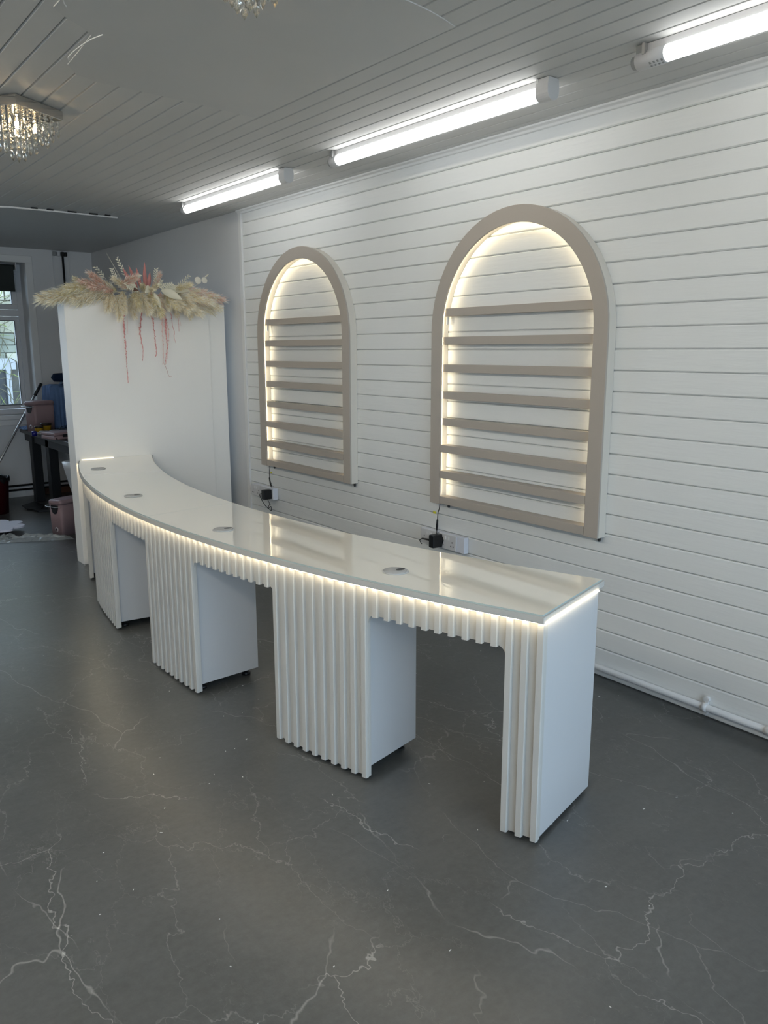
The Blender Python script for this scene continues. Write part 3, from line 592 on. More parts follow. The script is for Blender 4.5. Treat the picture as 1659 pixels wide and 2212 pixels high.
# ================================================================== TUBE LIGHTS
def tube_light(y0, y1, label, longcap=0.055, x=-0.492, m='tube'):
    t = thing('tube_light', (x, y0, 2.698), label, 'ceiling light', 'tube lights along the ceiling'); L_ = y1 - y0
    MB().tube([(0, 0.055, 0), (0, L_ - longcap, 0)], 0.028, 20).build('tube', m, t)
    MB().box((-0.014, 0.02, 0.026), (0.014, L_ - 0.02, 0.05)).build('spine', 'plastic_w', t)
    prof = [(-0.031, 0.05), (-0.036, 0.02)] + [(0.036 * math.cos(a), -0.002 + 0.036 * math.sin(a)) for a in [math.pi * (1 + k / 12) for k in range(13)]] + [(0.036, 0.02), (0.031, 0.05)]
    MB().prism([(x_, 0, z_) for x_, z_ in prof], (0, 0.07, 0)).build('end_cap', 'plastic_w', t, bevel=0.003)
    c = MB().tube([(0, L_ - longcap, 0), (0, L_, 0)], 0.031, 18); c.build('end_cap', 'plastic_w', t)
    MB().tube([(0, L_ - 0.01, 0), (0, L_ + 0.02, 0)], 0.024, 14).box((-0.02, L_ - 0.03, 0.0), (0.02, L_ + 0.0, 0.05)).build('lamp_holder', 'plastic_g', t)
    for y in (0.06, L_ - 0.04): MB().box((-0.034, y - 0.006, 0.012), (0.034, y + 0.006, 0.05)).build('clip', 'steel', t)
    return t
tube_light(4.50, 6.05, 'ceiling tube light farthest down the room, ending before the plain wall')
tube_light(2.40, 4.02, 'middle ceiling tube light above the gap between the two arches', 0.06)
tl = tube_light(0.42, 1.99, 'ceiling tube light nearest the camera with a labelled end cap', 0.12)
for y0, lab in ((-0.5, 'added unseen tube light on the left half of the ceiling, behind the photographer'), (1.3, 'added unseen tube light on the left ceiling, level with the counter end'), (3.5, 'added unseen tube light on the left ceiling, level with the middle of the counter')):
    tube_light(y0, y0 + 1.55, lab, x=-3.9, m='tube_left')  # unseen tubes added to light the counter front from the left
lb = MB()
for k in range(4): lb.add([(0.0325 * math.sin(a), 1.57 - 0.115 + 0.016 * k + dy, -0.0325 * math.cos(a)) for a, dy in ((-0.9, 0), (-0.9, 0.008), (-0.2, 0.008), (-0.2, 0))], [(0, 1, 2, 3)])
lb.build('label_print', 'plastic_g', tl)
# no lettering is legible on this label in the photograph: small grey bars only

# ================================================================== CHANDELIERS
def crystal_mesh(nb):
    mb = MB(); z = 0.0
    def gem(zc, r, h):
        vs = [(0, 0, zc + h)] + [(r * math.cos(a), r * math.sin(a), zc + h * .3) for a in [k * math.pi / 3 for k in range(6)]] + [(r * math.cos(a), r * math.sin(a), zc - h * .3) for a in [(k + .5) * math.pi / 3 for k in range(6)]] + [(0, 0, zc - h)]
        fs = [(0, 1 + k, 1 + (k + 1) % 6) for k in range(6)] + [(13, 7 + (k + 1) % 6, 7 + k) for k in range(6)]
        for k in range(6): fs += [(1 + k, 7 + k, 1 + (k + 1) % 6), (7 + k, 7 + (k + 1) % 6, 1 + (k + 1) % 6)]
        mb.add(vs, fs)
    for k in range(nb): gem(-0.010 - 0.0165 * k, 0.0088, 0.0085)
    z = -0.010 - 0.0165 * nb; gem(z - 0.014, 0.009, 0.021)
    return mb.mesh('crystal_string', 'crystal')
cmesh = {n: crystal_mesh(n) for n in range(2, 12)}
def chandelier(x, y, rz, label, lit=True):
    t = thing('crystal_chandelier', (x, y, ZC), label, 'chandelier', 'square crystal chandeliers', rz); h = 0.145
    MB().box((-h, -h, -0.046), (h, h, -0.004)).build('canopy_plate', 'chrome', t, bevel=0.002)
    for i in range(8):
        for j in range(8):
            X, Y = -0.126 + 0.036 * i, -0.126 + 0.036 * j; d = max(abs(X), abs(Y)) / 0.126
            n = int(round(10 - 7.5 * d + random.uniform(-.2, .2)))
            inst('crystal_string', cmesh[max(2, min(11, n))], t, (X, Y, -0.05), (0, 0, random.uniform(0, 1)))
    for X, Y in ((-0.054, -0.054), (0.054, -0.054), (-0.054, 0.054), (0.054, 0.054)):
        b = MB().lathe([(0.002, -0.084), (0.0065, -0.088), (0.0085, -0.097), (0.0065, -0.106), (0.002, -0.110)], 10, (X, Y, 0)).build('bulb', M['bulb'] if lit else M['plastic_w'], t)
        MB().lathe([(0.006, -0.084), (0.006, -0.046)], 10, (X, Y, 0)).build('bulb_stem', 'chrome', t)
    return t
M['bulb'] = mat('warm_bulb', (1, .9, .7), emit=(1.0, 0.72, 0.40), es=BULB_E)
chandelier(-2.153, 4.16, math.radians(32), 'lit square crystal chandelier on chrome plate at the left edge')
chandelier(-2.105, 2.05, math.radians(32), 'crystal chandelier cut off by the top of the picture, only drops showing')

# ================================================================== DRIED FLOWERS
fl = thing('dried_flower_arrangement', (-0.76, 6.26, 2.06), 'cream and pink dried pampas arrangement on the white partition', 'flower arrangement')
def plume_mesh(length, spread, n, seed, m, droop=0.35):
    rnd = random.Random(seed); mb = MB()
    def axis(t): return Vector((length * t, 0, -droop * length * t * t * .6))
    for k in range(n):
        t = rnd.uniform(0.12, 1.0); a = axis(t); ang = rnd.uniform(0, 2 * math.pi); tilt = rnd.uniform(0.2, 0.95)
        L_ = spread * rnd.uniform(0.45, 1.1) * (1.2 - 0.5 * t)
        d = Vector((math.cos(tilt), math.sin(tilt) * math.cos(ang), math.sin(tilt) * math.sin(ang))).normalized()
        ra = rnd.uniform(0, 6.28); w = d.orthogonal().normalized(); w = (w * math.cos(ra) + d.cross(w) * math.sin(ra)) * rnd.choice((0.0016, 0.002, 0.0032))
        p0 = a; p1 = a + d * L_ * .5 + Vector((rnd.uniform(-.01, .01), rnd.uniform(-.012, .012), -0.01)); p2 = p1 + (d + Vector((.5, rnd.uniform(-.5, .5), -rnd.uniform(.1, .7)))).normalized() * L_ * .5
        mb.add([p0 - w * .5, p0 + w * .5, p1 + w, p1 - w, p2], [(0, 1, 2, 3), (3, 2, 4)])
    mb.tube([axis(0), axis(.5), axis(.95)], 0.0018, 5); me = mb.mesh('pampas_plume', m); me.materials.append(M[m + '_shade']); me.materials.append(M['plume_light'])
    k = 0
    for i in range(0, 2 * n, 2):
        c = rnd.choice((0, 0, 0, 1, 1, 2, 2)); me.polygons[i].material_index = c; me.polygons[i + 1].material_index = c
    return me
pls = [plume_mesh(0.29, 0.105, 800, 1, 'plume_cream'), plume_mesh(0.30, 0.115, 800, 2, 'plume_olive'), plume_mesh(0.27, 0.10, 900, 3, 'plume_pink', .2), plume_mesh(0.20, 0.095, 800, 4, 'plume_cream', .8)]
def put_plume(k, base, d, roll=0, s=1.0, name='pampas_plume'):
    o = bpy.data.objects.new(name, pls[k]); C.objects.link(o); o.parent = fl; d = Vector(d).normalized()
    up_ = Vector((0, 0, 1)); yv = up_.cross(d)
    if yv.length < 1e-3: yv = Vector((0, 1, 0))
    yv.normalize(); zv = d.cross(yv); mt = Matrix((d, yv, zv)).transposed().to_4x4() @ Matrix.Rotation(roll, 4, 'X')
    o.matrix_local = Matrix.Translation(base) @ mt @ Matrix.Scale(s, 4); return o
rnd = random.Random(5)
# long side plumes to the left and right
for i in range(13): put_plume(rnd.choice((0, 1, 1, 0)), (-0.18 - 0.025 * i, rnd.uniform(-0.04, 0.06), rnd.uniform(-0.02, 0.03) + 0.01), (-1, rnd.uniform(-0.25, 0.12), rnd.uniform(-0.05, 0.20)), rnd.uniform(-.4, .4), rnd.uniform(.85, 1.15))
for i in range(12): put_plume(rnd.choice((0, 1, 2, 0)), (0.16 + 0.018 * i, rnd.uniform(-0.06, 0.05), rnd.uniform(-0.02, 0.04)), (1, rnd.uniform(-0.55, 0.0), rnd.uniform(-0.30, 0.12)), rnd.uniform(-.4, .4), rnd.uniform(.8, 1.05))
# front skirt hanging over the edge
for i in range(24):
    x = -0.36 + 0.80 * i / 23 + rnd.uniform(-.02, .02); put_plume(rnd.choice((0, 3, 1, 0)), (x * .75, rnd.uniform(-0.03, 0.02), rnd.uniform(0.0, 0.04)), (x * 1.3 + rnd.uniform(-.35, .35), -1, rnd.uniform(-1.0, -0.15)), rnd.uniform(-.4, .4), rnd.uniform(.6, .85))
# mound
for i in range(20):
    x = rnd.uniform(-0.45, 0.42); put_plume(rnd.choice((0, 0, 2, 3, 1)), (x, rnd.uniform(-.05, .06), 0.03), (x * 2.2 + rnd.uniform(-.5, .5), rnd.uniform(-1, .3), rnd.uniform(0.15, 0.55)), rnd.uniform(-.4, .4), rnd.uniform(.45, .65))
for x, dx, dz in ((-0.33, -1, .35), (-0.30, -.6, .5), (-0.22, .2, .25), (-0.27, -.8, .1), (0.30, 1, -.12), (0.34, 1, .0), (0.24, .9, .12), (0.05, .3, -.7), (0.12, -.2, -.5)): put_plume(2, (x, -0.03, 0.05), (dx, -0.35, dz), 0, .72)
def leaf_mb(mb, p, d, L_, w, up_=Vector((0, -1, 0)), th=0.0012, cup=0.25):
    d = Vector(d).normalized(); s = d.cross(up_).normalized(); nrm = s.cross(d).normalized(); rows = []
    for k in range(7):
        t = k / 6; ww = w * math.sin(math.pi * min(1, 0.08 + t * 0.92)) ** 0.8 * (1 - .15 * t) if k < 6 else 0.0005
        c = Vector(p) + d * L_ * t; rows.append((c - s * ww / 2 + nrm * cup * ww * .5, c, c + s * ww / 2 + nrm * cup * ww * .5))
    vs = [v for r in rows for v in r] + [v + nrm * th for r in rows for v in r]; n = 21; fs = []
    for k in range(6):
        for j in (0, 1): a = 3 * k + j; fs += [(a, a + 1, a + 4, a + 3), (n + a, n + a + 3, n + a + 4, n + a + 1)]
        a = 3 * k; fs += [(a, a + 3, n + a + 3, n + a), (a + 2, n + a + 2, n + a + 5, a + 5)]
    mb.add(vs, fs, True)
for bx, dx, L_ in ((-0.09, -0.55, .17), (-0.06, -0.38, .18), (-0.03, -0.22, .16), (0.0, 0.02, .20), (0.03, 0.12, .13), (0.015, -0.10, .14)):
    m_ = MB(); leaf_mb(m_, (bx, -0.01, 0.06), (dx, -.1, 1), L_, 0.032); m_.build('protea_leaf', 'protea', fl)
def sprig(p, d, L_, nl, m='leafwhite', lw=0.009, ll=0.03, name='leaf_sprig'):
    mb = MB(); d = Vector(d).normalized(); p = Vector(p); mb.tube([p, p + d * L_ * .5 + Vector((0.004, 0, 0)), p + d * L_], 0.0013, 5); s = d.cross(Vector((0, -1, 0))).normalized()
    for k in range(nl):
        t = 0.3 + 0.7 * k / nl; sg = 1 if k % 2 else -1; leaf_mb(mb, p + d * L_ * t, d * 0.8 + s * sg * 0.8 + Vector((0, rnd.uniform(-.3, .3), 0)), ll * (1.1 - .4 * t), lw)
    return mb.build(name, m, fl)
sprig((-0.12, 0.0, 0.10), (-0.45, 0, 1), 0.20, 12); sprig((0.09, 0.0, 0.06), (0.12, 0, 1), 0.16, 12, ll=.035); sprig((0.10, 0, 0.05), (0.45, 0, .8), 0.10, 8)
sprig((0.24, 0.0, 0.06), (0.75, 0, .62), 0.19, 12); sprig((0.18, -0.03, 0.05), (1, 0, .2), 0.20, 12); sprig((-0.30, 0, 0.06), (-1, 0, .25), 0.26, 10, lw=.006); sprig((-0.28, 0, 0.10), (-.7, 0, .8), 0.14, 9)
sprig((-0.20, 0, 0.09), (-.4, 0, .9), 0.12, 9); sprig((-0.16, -0.06, 0.06), (.5, -.2, .5), 0.14, 12, lw=.012); sprig((-0.04, -0.08, 0.03), (-.6, -.3, .1), 0.18, 14, lw=.013); sprig((0.02, -0.10, 0.06), (.9, -.2, .2), 0.17, 14, lw=.013)
# feathery quill tips
qm = MB()
for bx, dx, dz, L_ in ((-0.13, -0.55, 1, .30), (-0.3, -1, .7, .18), (-0.34, -1, .45, .22), (-0.26, -.8, 1, .14), (-0.4, -1, .35, .16)):
    p = Vector((bx, 0, 0.04)); d = Vector((dx, 0, dz)).normalized()
    for k in range(26):
        t = 0.35 + 0.65 * k / 26; a = p + d * L_ * t; b = a + (d + Vector((0, 0, 1 if k % 2 else -1)) * .5) * 0.03; w = Vector((0, 0, .0006)); qm.add([a - w, a + w, b], [(0, 1, 2)])
    qm.tube([p, p + d * L_], [0.0015, 0.0005], 5)
qm.build('feather_grass', 'leafwhite', fl)
# honesty discs
hd = MB().tube([(0.34, 0.0, 0.04), (0.46, 0.0, 0.12), (0.545, 0, 0.185)], 0.0013, 5); hd.build('honesty_stem', 'leafwhite', fl)
for px_, pz_, r_ in ((0.455, 0.145, 0.030), (0.512, 0.148, 0.026)):
    MB().lathe([(r_ * .9, -0.0012), (r_, 0), (r_ * .9, 0.0012)], 20, mt=Matrix.Translation((px_, -0.005, pz_)) @ Matrix.Rotation(math.radians(80), 4, 'X')).build('honesty_disc', 'lunaria', fl)
m_ = MB(); leaf_mb(m_, (0.52, 0, 0.175), (1, 0, .7), 0.045, 0.012); m_.build('honesty_leaf', 'leafwhite', fl)
# big cream curled leaves in the middle
for p, d, L_, w in (((0.10, -.10, .05), (1, -.4, -.5), .17, .07), ((0.14, -.08, .07), (1, -.2, -.1), .20, .06), ((0.0, -.10, .07), (-.5, -.6, -.4), .12, .05), ((0.03, -.12, .02), (.2, -.5, -1), .14, .04), ((-0.10, -.09, .07), (-.9, -.3, .1), .12, .045)):
    m_ = MB(); leaf_mb(m_, p, d, L_, w, cup=.5); m_.build('curled_leaf', 'leafwhite', fl)
m_ = MB(); leaf_mb(m_, (-0.17, -.12, .055), (1, -.2, -.3), .08, .03); m_.build('brown_leaf', 'timber', fl)
# hanging amaranth
def amaranth(pix, m='amaranth', yy=6.205, thick=0.009, name='hanging_amaranth'):
    pts = bez([PY(x, y, yy) - fl.location for x, y in pix], 8); mb = MB(); mb.tube(pts, 0.0012, 5); n = len(pts)
    L_ = sum((pts[i + 1] - pts[i]).length for i in range(n - 1)); cnt = int(L_ / 0.006)
    for k in range(cnt):
        t = k / cnt; f = t * (n - 1); i = int(f); q = pts[i].lerp(pts[min(i + 1, n - 1)], f - i); rr_ = thick * (1 - .6 * t) * rnd.uniform(.5, 1.1)
        q = q + Vector((rnd.uniform(-1, 1), rnd.uniform(-1, .6), rnd.uniform(-.5, .5))) * rr_ * .7
        vs = [q + Vector(v) * rr_ for v in ((1, 0, 0), (-1, 0, 0), (0, 1, 0), (0, -1, 0), (0, 0, 1.1), (0, 0, -1.1))]
        mb.add(vs, [(0, 2, 4), (2, 1, 4), (1, 3, 4), (3, 0, 4), (2, 0, 5), (1, 2, 5), (3, 1, 5), (0, 3, 5)])
    mb.build(name, m, fl)
amaranth([(267, 650), (267, 680), (268, 705), (271, 740), (273, 775), (275, 805), (277, 828)]); amaranth([(273, 660), (275, 690), (276, 722)], 'amaranth_pale', thick=.003)
amaranth([(306, 660), (304, 695), (302, 715), (306, 740), (309, 755), (308, 780)]); amaranth([(326, 630), (327, 670), (331, 700), (336, 740), (338, 762), (336, 770)])
amaranth([(350, 688), (351, 720), (353, 760), (352, 788)], 'amaranth_pale', thick=.008); amaranth([(356, 684), (359, 720), (361, 750), (356, 789)], 'amaranth', thick=.009); amaranth([(358, 690), (364, 720), (362, 760), (359, 786)], 'amaranth_pale', thick=.007)
amaranth([(355, 786), (360, 798), (365, 812), (371, 814)], 'protea', thick=.0025); amaranth([(364, 664), (370, 682), (373, 705), (377, 718), (376, 728), (380, 741)], thick=.005); amaranth([(382, 668), (385, 690), (387, 716)], thick=.005); amaranth([(383, 670), (388, 690), (391, 704)], 'amaranth_pale', thick=.004)
# wisps of pale grass beyond the left end
wm = MB()
for k in range(26):
    a = PY(128 + rnd.uniform(-12, 10), 640 + rnd.uniform(-4, 8), 6.25) - fl.location; b = a + Vector((-0.13 * rnd.uniform(.5, 1.1), -.02, -0.14 * rnd.uniform(.3, 1.1))); w = Vector((0, 0, .0006)); wm.add([a - w, a + w, b], [(0, 1, 2)])
wm.build('wispy_grass', 'leafwhite', fl)

# ================================================================== BACK OF THE ROOM
TZT = 0.79
tA, tB = PZ(50, 930, TZT), PZ(147.5, 960, TZT)
tA.y = min(tA.y, 9.42)
table = thing('work_table', (-0.95, 8.6, 0), 'black work table piled with salon bins and cloths behind the partition', 'table')
ex = -0.965
MB().box((0.0 + ex + .95, -1.15, TZT - 0.045), (0.70, 1.05, TZT)).build('tabletop', 'tabletop', table, bevel=0.003)
MB().box((0.02, -1.08, TZT - 0.13), (0.05, 1.0, TZT - 0.045)).box((0.62, -1.08, TZT - 0.13), (0.65, 1.0, TZT - 0.045)).build('apron', 'blackwood', table)
for x_, y_ in ((0.0, 0.70), (0.02, 0.14), (0.02, -1.04), (0.58, 0.90), (0.58, -1.04)): MB().box((x_, y_ - 0.055, 0), (x_ + 0.095, y_ + 0.055, TZT - 0.045)).build('leg', 'blackwood', table, bevel=0.004)

def pink_bin(loc, rz, label):
    t = thing('pink_bin', loc, label, 'bin', 'dusty pink lidded bins', rz); wx, wy, h = 0.26, 0.17, 0.325
    def rr_(wx, wy, r, z):
        out = []
        for cx_, cy_, a0 in ((wx - r, wy - r, 0), (r, wy - r, 90), (r, r, 180), (wx - r, r, 270)):
            for k in range(6): a = math.radians(a0 + 18 * k); out.append((cx_ + r * math.cos(a), cy_ + r * math.sin(a), z))
        return out
    def loft(rings, name, m, smooth=True):
        mb = MB(); n = len(rings[0]); mb.add([v for r in rings for v in r], [(i * n + j, i * n + (j + 1) % n, (i + 1) * n + (j + 1) % n, (i + 1) * n + j) for i in range(len(rings) - 1) for j in range(n)] + [tuple(range(n))[::-1], tuple(range((len(rings) - 1) * n, len(rings) * n))], smooth); 
        o = mb.build(name, m, t)
        for p in o.data.polygons: p.use_smooth = len(p.vertices) == 4
        return o
    loft([[(x + .008, y + .006, z) for x, y, z in rr_(wx - .016, wy - .012, .022, 0)], [(x + .002, y + .002, z) for x, y, z in rr_(wx - .004, wy - .004, .026, h * .5)], rr_(wx, wy, .03, h - .035)], 'bin_body', 'pink')
    loft([[(x - .004, y - .004, z) for x, y, z in rr_(wx + .008, wy + .008, .032, h - .038)], [(x - .004, y - .004, z) for x, y, z in rr_(wx + .008, wy + .008, .032, h - .012)], [(x + .004, y + .004, z) for x, y, z in rr_(wx - .008, wy - .008, .03, h)], [(x + .02, y + .02, z) for x, y, z in rr_(wx - .04, wy - .04, .02, h + .003)]], 'lid', 'pink')
    # black latch on the narrow front face (x = 0)
    lp = [(-0.004, wy / 2 + dy, h - 0.045 - dz) for dy, dz in ((-.048, 0), (.048, 0), (.045, .03), (.03, .068), (.012, .082), (-.012, .082), (-.03, .068), (-.045, .03))]
    MB().prism(lp, (0.007, 0, 0)).build('latch', 'black', t, bevel=0.002)
    MB().tube(bez([(0.01, wy + 0.003, h - 0.05), (-0.02, wy + 0.012, h - 0.053), (-0.032, wy * .8, h - 0.057), (-0.032, wy * .5, h - 0.057), (-0.03, wy * .2, h - 0.057), (-0.01, -0.003, h - 0.052)], 4), 0.003, 6).build('bail_handle', 'steel', t)
    MB().lathe([(0.021, -0.0006), (0.021, 0.0006)], 24, mt=Matrix.Translation((0.0035, wy / 2, 0.055)) @ Matrix.Rotation(math.radians(90), 4, 'Y')).build('round_sticker', 'plastic_w', t)
    MB().lathe([(0.0165, -0.0006), (0.0165, 0.0006)], 24, mt=Matrix.Translation((0.0027, wy / 2, 0.055)) @ Matrix.Rotation(math.radians(90), 4, 'Y')).build('sticker_centre', 'pink', t)
    MB().box((0.0015, wy / 2 - 0.009, 0.052), (0.0022, wy / 2 + 0.009, 0.060)).build('sticker_print', 'black', t)
    return t
ang = math.atan2(0.394, 0.919)
pink_bin(PZ(136.7, 1159, 0), ang, 'dusty pink lidded bin standing on the floor beside the partition')
bp_ = PY(78, 926, 9.03); pink_bin((bp_.x, bp_.y, TZT + .001), ang, 'dusty pink lidded bin standing on the black table')
# yellow tubs
def tubp(px, y_, s, label):
    p = PY(px, 915, y_); t = thing('yellow_tub', (p.x, y_, TZT + .001), label, 'tub', 'yellow tubs with dark lids')
    MB().lathe([(0.040 * s, 0), (0.048 * s, 0.075 * s), (0.049 * s, 0.08 * s)], 24).build('tub_body', 'tub', t)
    MB().lathe([(0.051 * s, 0.078 * s), (0.052 * s, 0.098 * s), (0.048 * s, 0.102 * s)], 24).build('lid', 'brown', t)
tubp(83, 8.80, .85, 'smaller yellow tub with dark lid on the black table'); tubp(99, 8.86, 1.08, 'larger yellow tub with dark lid in front of the blue cloth')
# bottle lying down
p = PY(75, 931, 8.62); bt = thing('plastic_bottle', (p.x, p.y, TZT + 0.028), 'cloudy plastic bottle with royal blue cap lying on the table', 'bottle', rz=math.radians(-12))
MB().tube([(-0.03, 0, 0), (0.015, 0, 0)], 0.026, 16).build('cap', 'bluecap', bt)
MB().tube([(0.015, 0, 0), (0.03, 0, 0), (0.05, 0, 0), (0.12, 0, 0), (0.135, 0, 0)], [0.012, 0.013, 0.026, 0.026, 0.018], 16).build('bottle_body', 'clearish', bt)
# pink case
p0, p1 = PZ(98, 941, TZT), PZ(118, 951, TZT); cs = thing('pink_case', (p1.x, p1.y, TZT + .001), 'flat dusty pink plastic case near the table edge', 'case', rz=math.radians(15))
MB().box((0, 0, 0), (0.30, 0.24, 0.036)).build('case_bottom', 'pink', cs, bevel=0.008); MB().box((0.001, 0.001, 0.038), (0.299, 0.239, 0.068)).build('lid', 'pink', cs, bevel=0.008)
MB().box((0.09, -0.008, 0.022), (0.15, 0.002, 0.05)).box((0.02, -0.004, 0.0), (0.03, 0.002, 0.02)).build('latch', 'black', cs, bevel=0.002)
# grey vinyl bag
p = PY(131, 918, 8.60); vb = thing('grey_vinyl_bag', (p.x, p.y, TZT), 'glossy dark grey bag lying flat behind the pink case', 'bag')
MB().lathe([(0.02, 0.0), (0.14, 0.004), (0.165, 0.02), (0.15, 0.04), (0.09, 0.058), (0.01, 0.062)], 28, sx=1.0, sy=.6).build('bag_body', 'vinylbag', vb)
MB().tube(bez([(-0.02, -0.03, 0.06), (0.0, -0.02, 0.085), (0.06, -0.01, 0.09), (0.10, 0.0, 0.06), (0.14, .01, 0.09), (0.16, 0.02, 0.04)], 6), 0.004, 6).build('strap', 'black', vb)
# draped cloth over boxes
def drape(name, loc, wx, wy, h, m, label, cat, seed=3, folds=9):
    rn = random.Random(seed); mb = MB(); NX, NY = 60, 24; vs = []; 
    per = [(0, wy), (0, 0), (wx, 0), (wx, wy)]
    N = 120; rings = []
    tot = wy + wx + wy
    for lev in range(15):
        z = h * (1 - lev / 14.0); f = lev / 14.0; ring = []
        for k in range(N + 1):
            s = tot * k / N
            if s < wy: x_, y_, nx, ny = 0, wy - s, -1, 0
            elif s < wy + wx: x_, y_, nx, ny = s - wy, 0, 0, -1
            else: x_, y_, nx, ny = wx, s - wy - wx, 1, 0
            a = (0.004 + 0.022 * f) * (math.sin(s * 62 + math.sin(s * 9) * 3) + .5 * math.sin(s * 131 + 1 + f)) + 0.03 * f
            sag = 0.012 * math.sin(s * 11) if lev else 0.012 * math.sin(s * 11)
            ring.append((x_ + nx * a, y_ + ny * a, z + sag * (1 - f) - (0.0 if lev else -0.0)))
        rings.append(ring)
    top = [(x_ * .86 + wx * .07, y_ * .86 + wy * .07, z_ + 0.012 + 0.01 * math.sin(x_ * 40)) for x_, y_, z_ in rings[0]]; mid = [(x_ * .3 + wx * .35, y_ * .3 + wy * .35, h + .02 + 0.012 * math.sin(x_ * 30)) for x_, y_, _ in rings[0]]
    rings = [mid, top] + rings; n = N + 1
    mb.add([v for r in rings for v in r], [(i * n + j, i * n + j + 1, (i + 1) * n + j + 1, (i + 1) * n + j) for i in range(len(rings) - 1) for j in range(N)], True)
    o = mb.build(name, m); o.location = loc; s_ = o.modifiers.new('thick', 'SOLIDIFY'); s_.thickness = 0.004; return tag(o, label, cat)
p = PY(103, 915, 9.30)
drape('draped_cloth', (p.x + 0.06, 9.34, TZT + .003), 0.48, 0.26, 0.46, 'cloth', 'blue denim-like cloth draped over a tall pile on the table', 'cloth')
cu = tag(MB().lathe([(0.01, -0.05), (0.12, -0.045), (0.15, 0), (0.12, 0.045), (0.01, 0.05)], 24, sx=1, sy=.7).build('navy_cushion', 'navy', loc=(p.x + 0.27, 9.46, TZT + 0.56)), 'navy cushion on top of the draped blue cloth', 'cushion')
strp = PY(119, 842, 9.42), PY(139, 818, 9.42)
tag(MB().tube([strp[0], strp[1]], 0.008, 8).build('wooden_batten', 'paperblue'), 'pale blue rod leaning on the draped blue cloth', 'rod')
# crumpled blue paper on table corner
cr = MB(); rn = random.Random(9); NX, NY = 12, 9; g = [[Vector((0.022 * i, 0.03 * j, 0.006 + rn.uniform(0, .03) * (1 if 0 < i < NX and 0 < j < NY else 0.3))) for j in range(NY + 1)] for i in range(NX + 1)]
cr.add([v for r in g for v in r], [(i * (NY + 1) + j, (i + 1) * (NY + 1) + j, (i + 1) * (NY + 1) + j + 1, i * (NY + 1) + j + 1) for i in range(NX) for j in range(NY)])
o = cr.build('crumpled_cloth', 'paperblue'); o.location = (-1.00, 9.33, TZT + .001); s_ = o.modifiers.new('thick', 'SOLIDIFY'); s_.thickness = 0.002
tag(o, 'crumpled pale blue cloth on the table corner by the window', 'cloth')
# pole
pt_, pb_ = PY(87, 832, 9.56), PY(0, 995, 9.30); d = (pb_ - pt_); pend = pt_ + d * ((pt_.z - 0.012) / -d.z); pm_ = thing('telescopic_pole', pend, 'long grey pole with black grip leaning against the far window sill', 'pole')
MB().tube([(0, 0, 0), pt_ - pend], 0.0125, 12).build('shaft', 'steel', pm_); gd = (pend - pt_).normalized()
MB().tube([pt_ - gd * .02 - pend, pt_ + gd * 0.14 - pend], 0.018, 12).build('grip', 'black', pm_)
# bucket bin
bk = thing('red_waste_bin', (-1.455, 8.86, 0), 'dark red waste bin with black liner at the left edge', 'bin')
MB().lathe([(0.125, 0), (0.15, 0.36), (0.155, 0.37), (0.145, 0.37), (0.12, 0.02)], 32).build('bin_body', 'red', bk)
ln = MB(); N = 48; r1 = [(0.158 * (1 + .03 * math.sin(k * 2.1)) * math.cos(2 * math.pi * k / N), 0.158 * (1 + .03 * math.sin(k * 2.1)) * math.sin(2 * math.pi * k / N), 0.33 + .018 * math.sin(k * 1.7)) for k in range(N)]
r2 = [(0.161 * math.cos(2 * math.pi * k / N), 0.161 * math.sin(2 * math.pi * k / N), 0.378 + .006 * math.sin(k * 1.3)) for k in range(N)]; r3 = [(0.14 * math.cos(2 * math.pi * k / N), 0.14 * math.sin(2 * math.pi * k / N), 0.372) for k in range(N)]; r4 = [(0.11 * math.cos(2 * math.pi * k / N), 0.11 * math.sin(2 * math.pi * k / N), 0.15) for k in range(N)]
ln.add(r1 + r2 + r3 + r4, [(i * N + j, i * N + (j + 1) % N, (i + 1) * N + (j + 1) % N, (i + 1) * N + j) for i in range(3) for j in range(N)], True); ln.build('liner', 'black', bk)
# chair
ch = thing('tub_chair', (-0.915, 7.02, 0), 'white tub chair mostly hidden behind the partition', 'chair', rz=math.radians(10))
sh = MB(); N = 20; rows = []
for lev in range(7):
    f = lev / 6; z = 0.38 + 0.34 * f; rr0 = 0.25 + 0.075 * f; row = []
    for k in range(N + 1):
        a = math.radians(75 + 210 * k / N); row.append((rr0 * math.cos(a), rr0 * math.sin(a), z - 0.02 * abs(k - N / 2) / N * 4 * f))
    rows.append(row)
n = N + 1; sh.add([v for r in rows for v in r], [(i * n + j, i * n + j + 1, (i + 1) * n + j + 1, (i + 1) * n + j) for i in range(6) for j in range(N)], True)
o = sh.build('backrest', 'leather', ch); s_ = o.modifiers.new('thick', 'SOLIDIFY'); s_.thickness = 0.045; s_.offset = 0
MB().lathe([(0.2, 0.38), (0.25, 0.40), (0.25, 0.45), (0.22, 0.475), (0.02, 0.48)], 28).build('seat', 'leather', ch)
for a in (45, 135, 225, 315): MB().tube([(0.14 * math.cos(math.radians(a)), 0.14 * math.sin(math.radians(a)), 0.385), (0.22 * math.cos(math.radians(a)), 0.22 * math.sin(math.radians(a)), 0.0)], 0.012, 8).build('leg', 'black', ch)
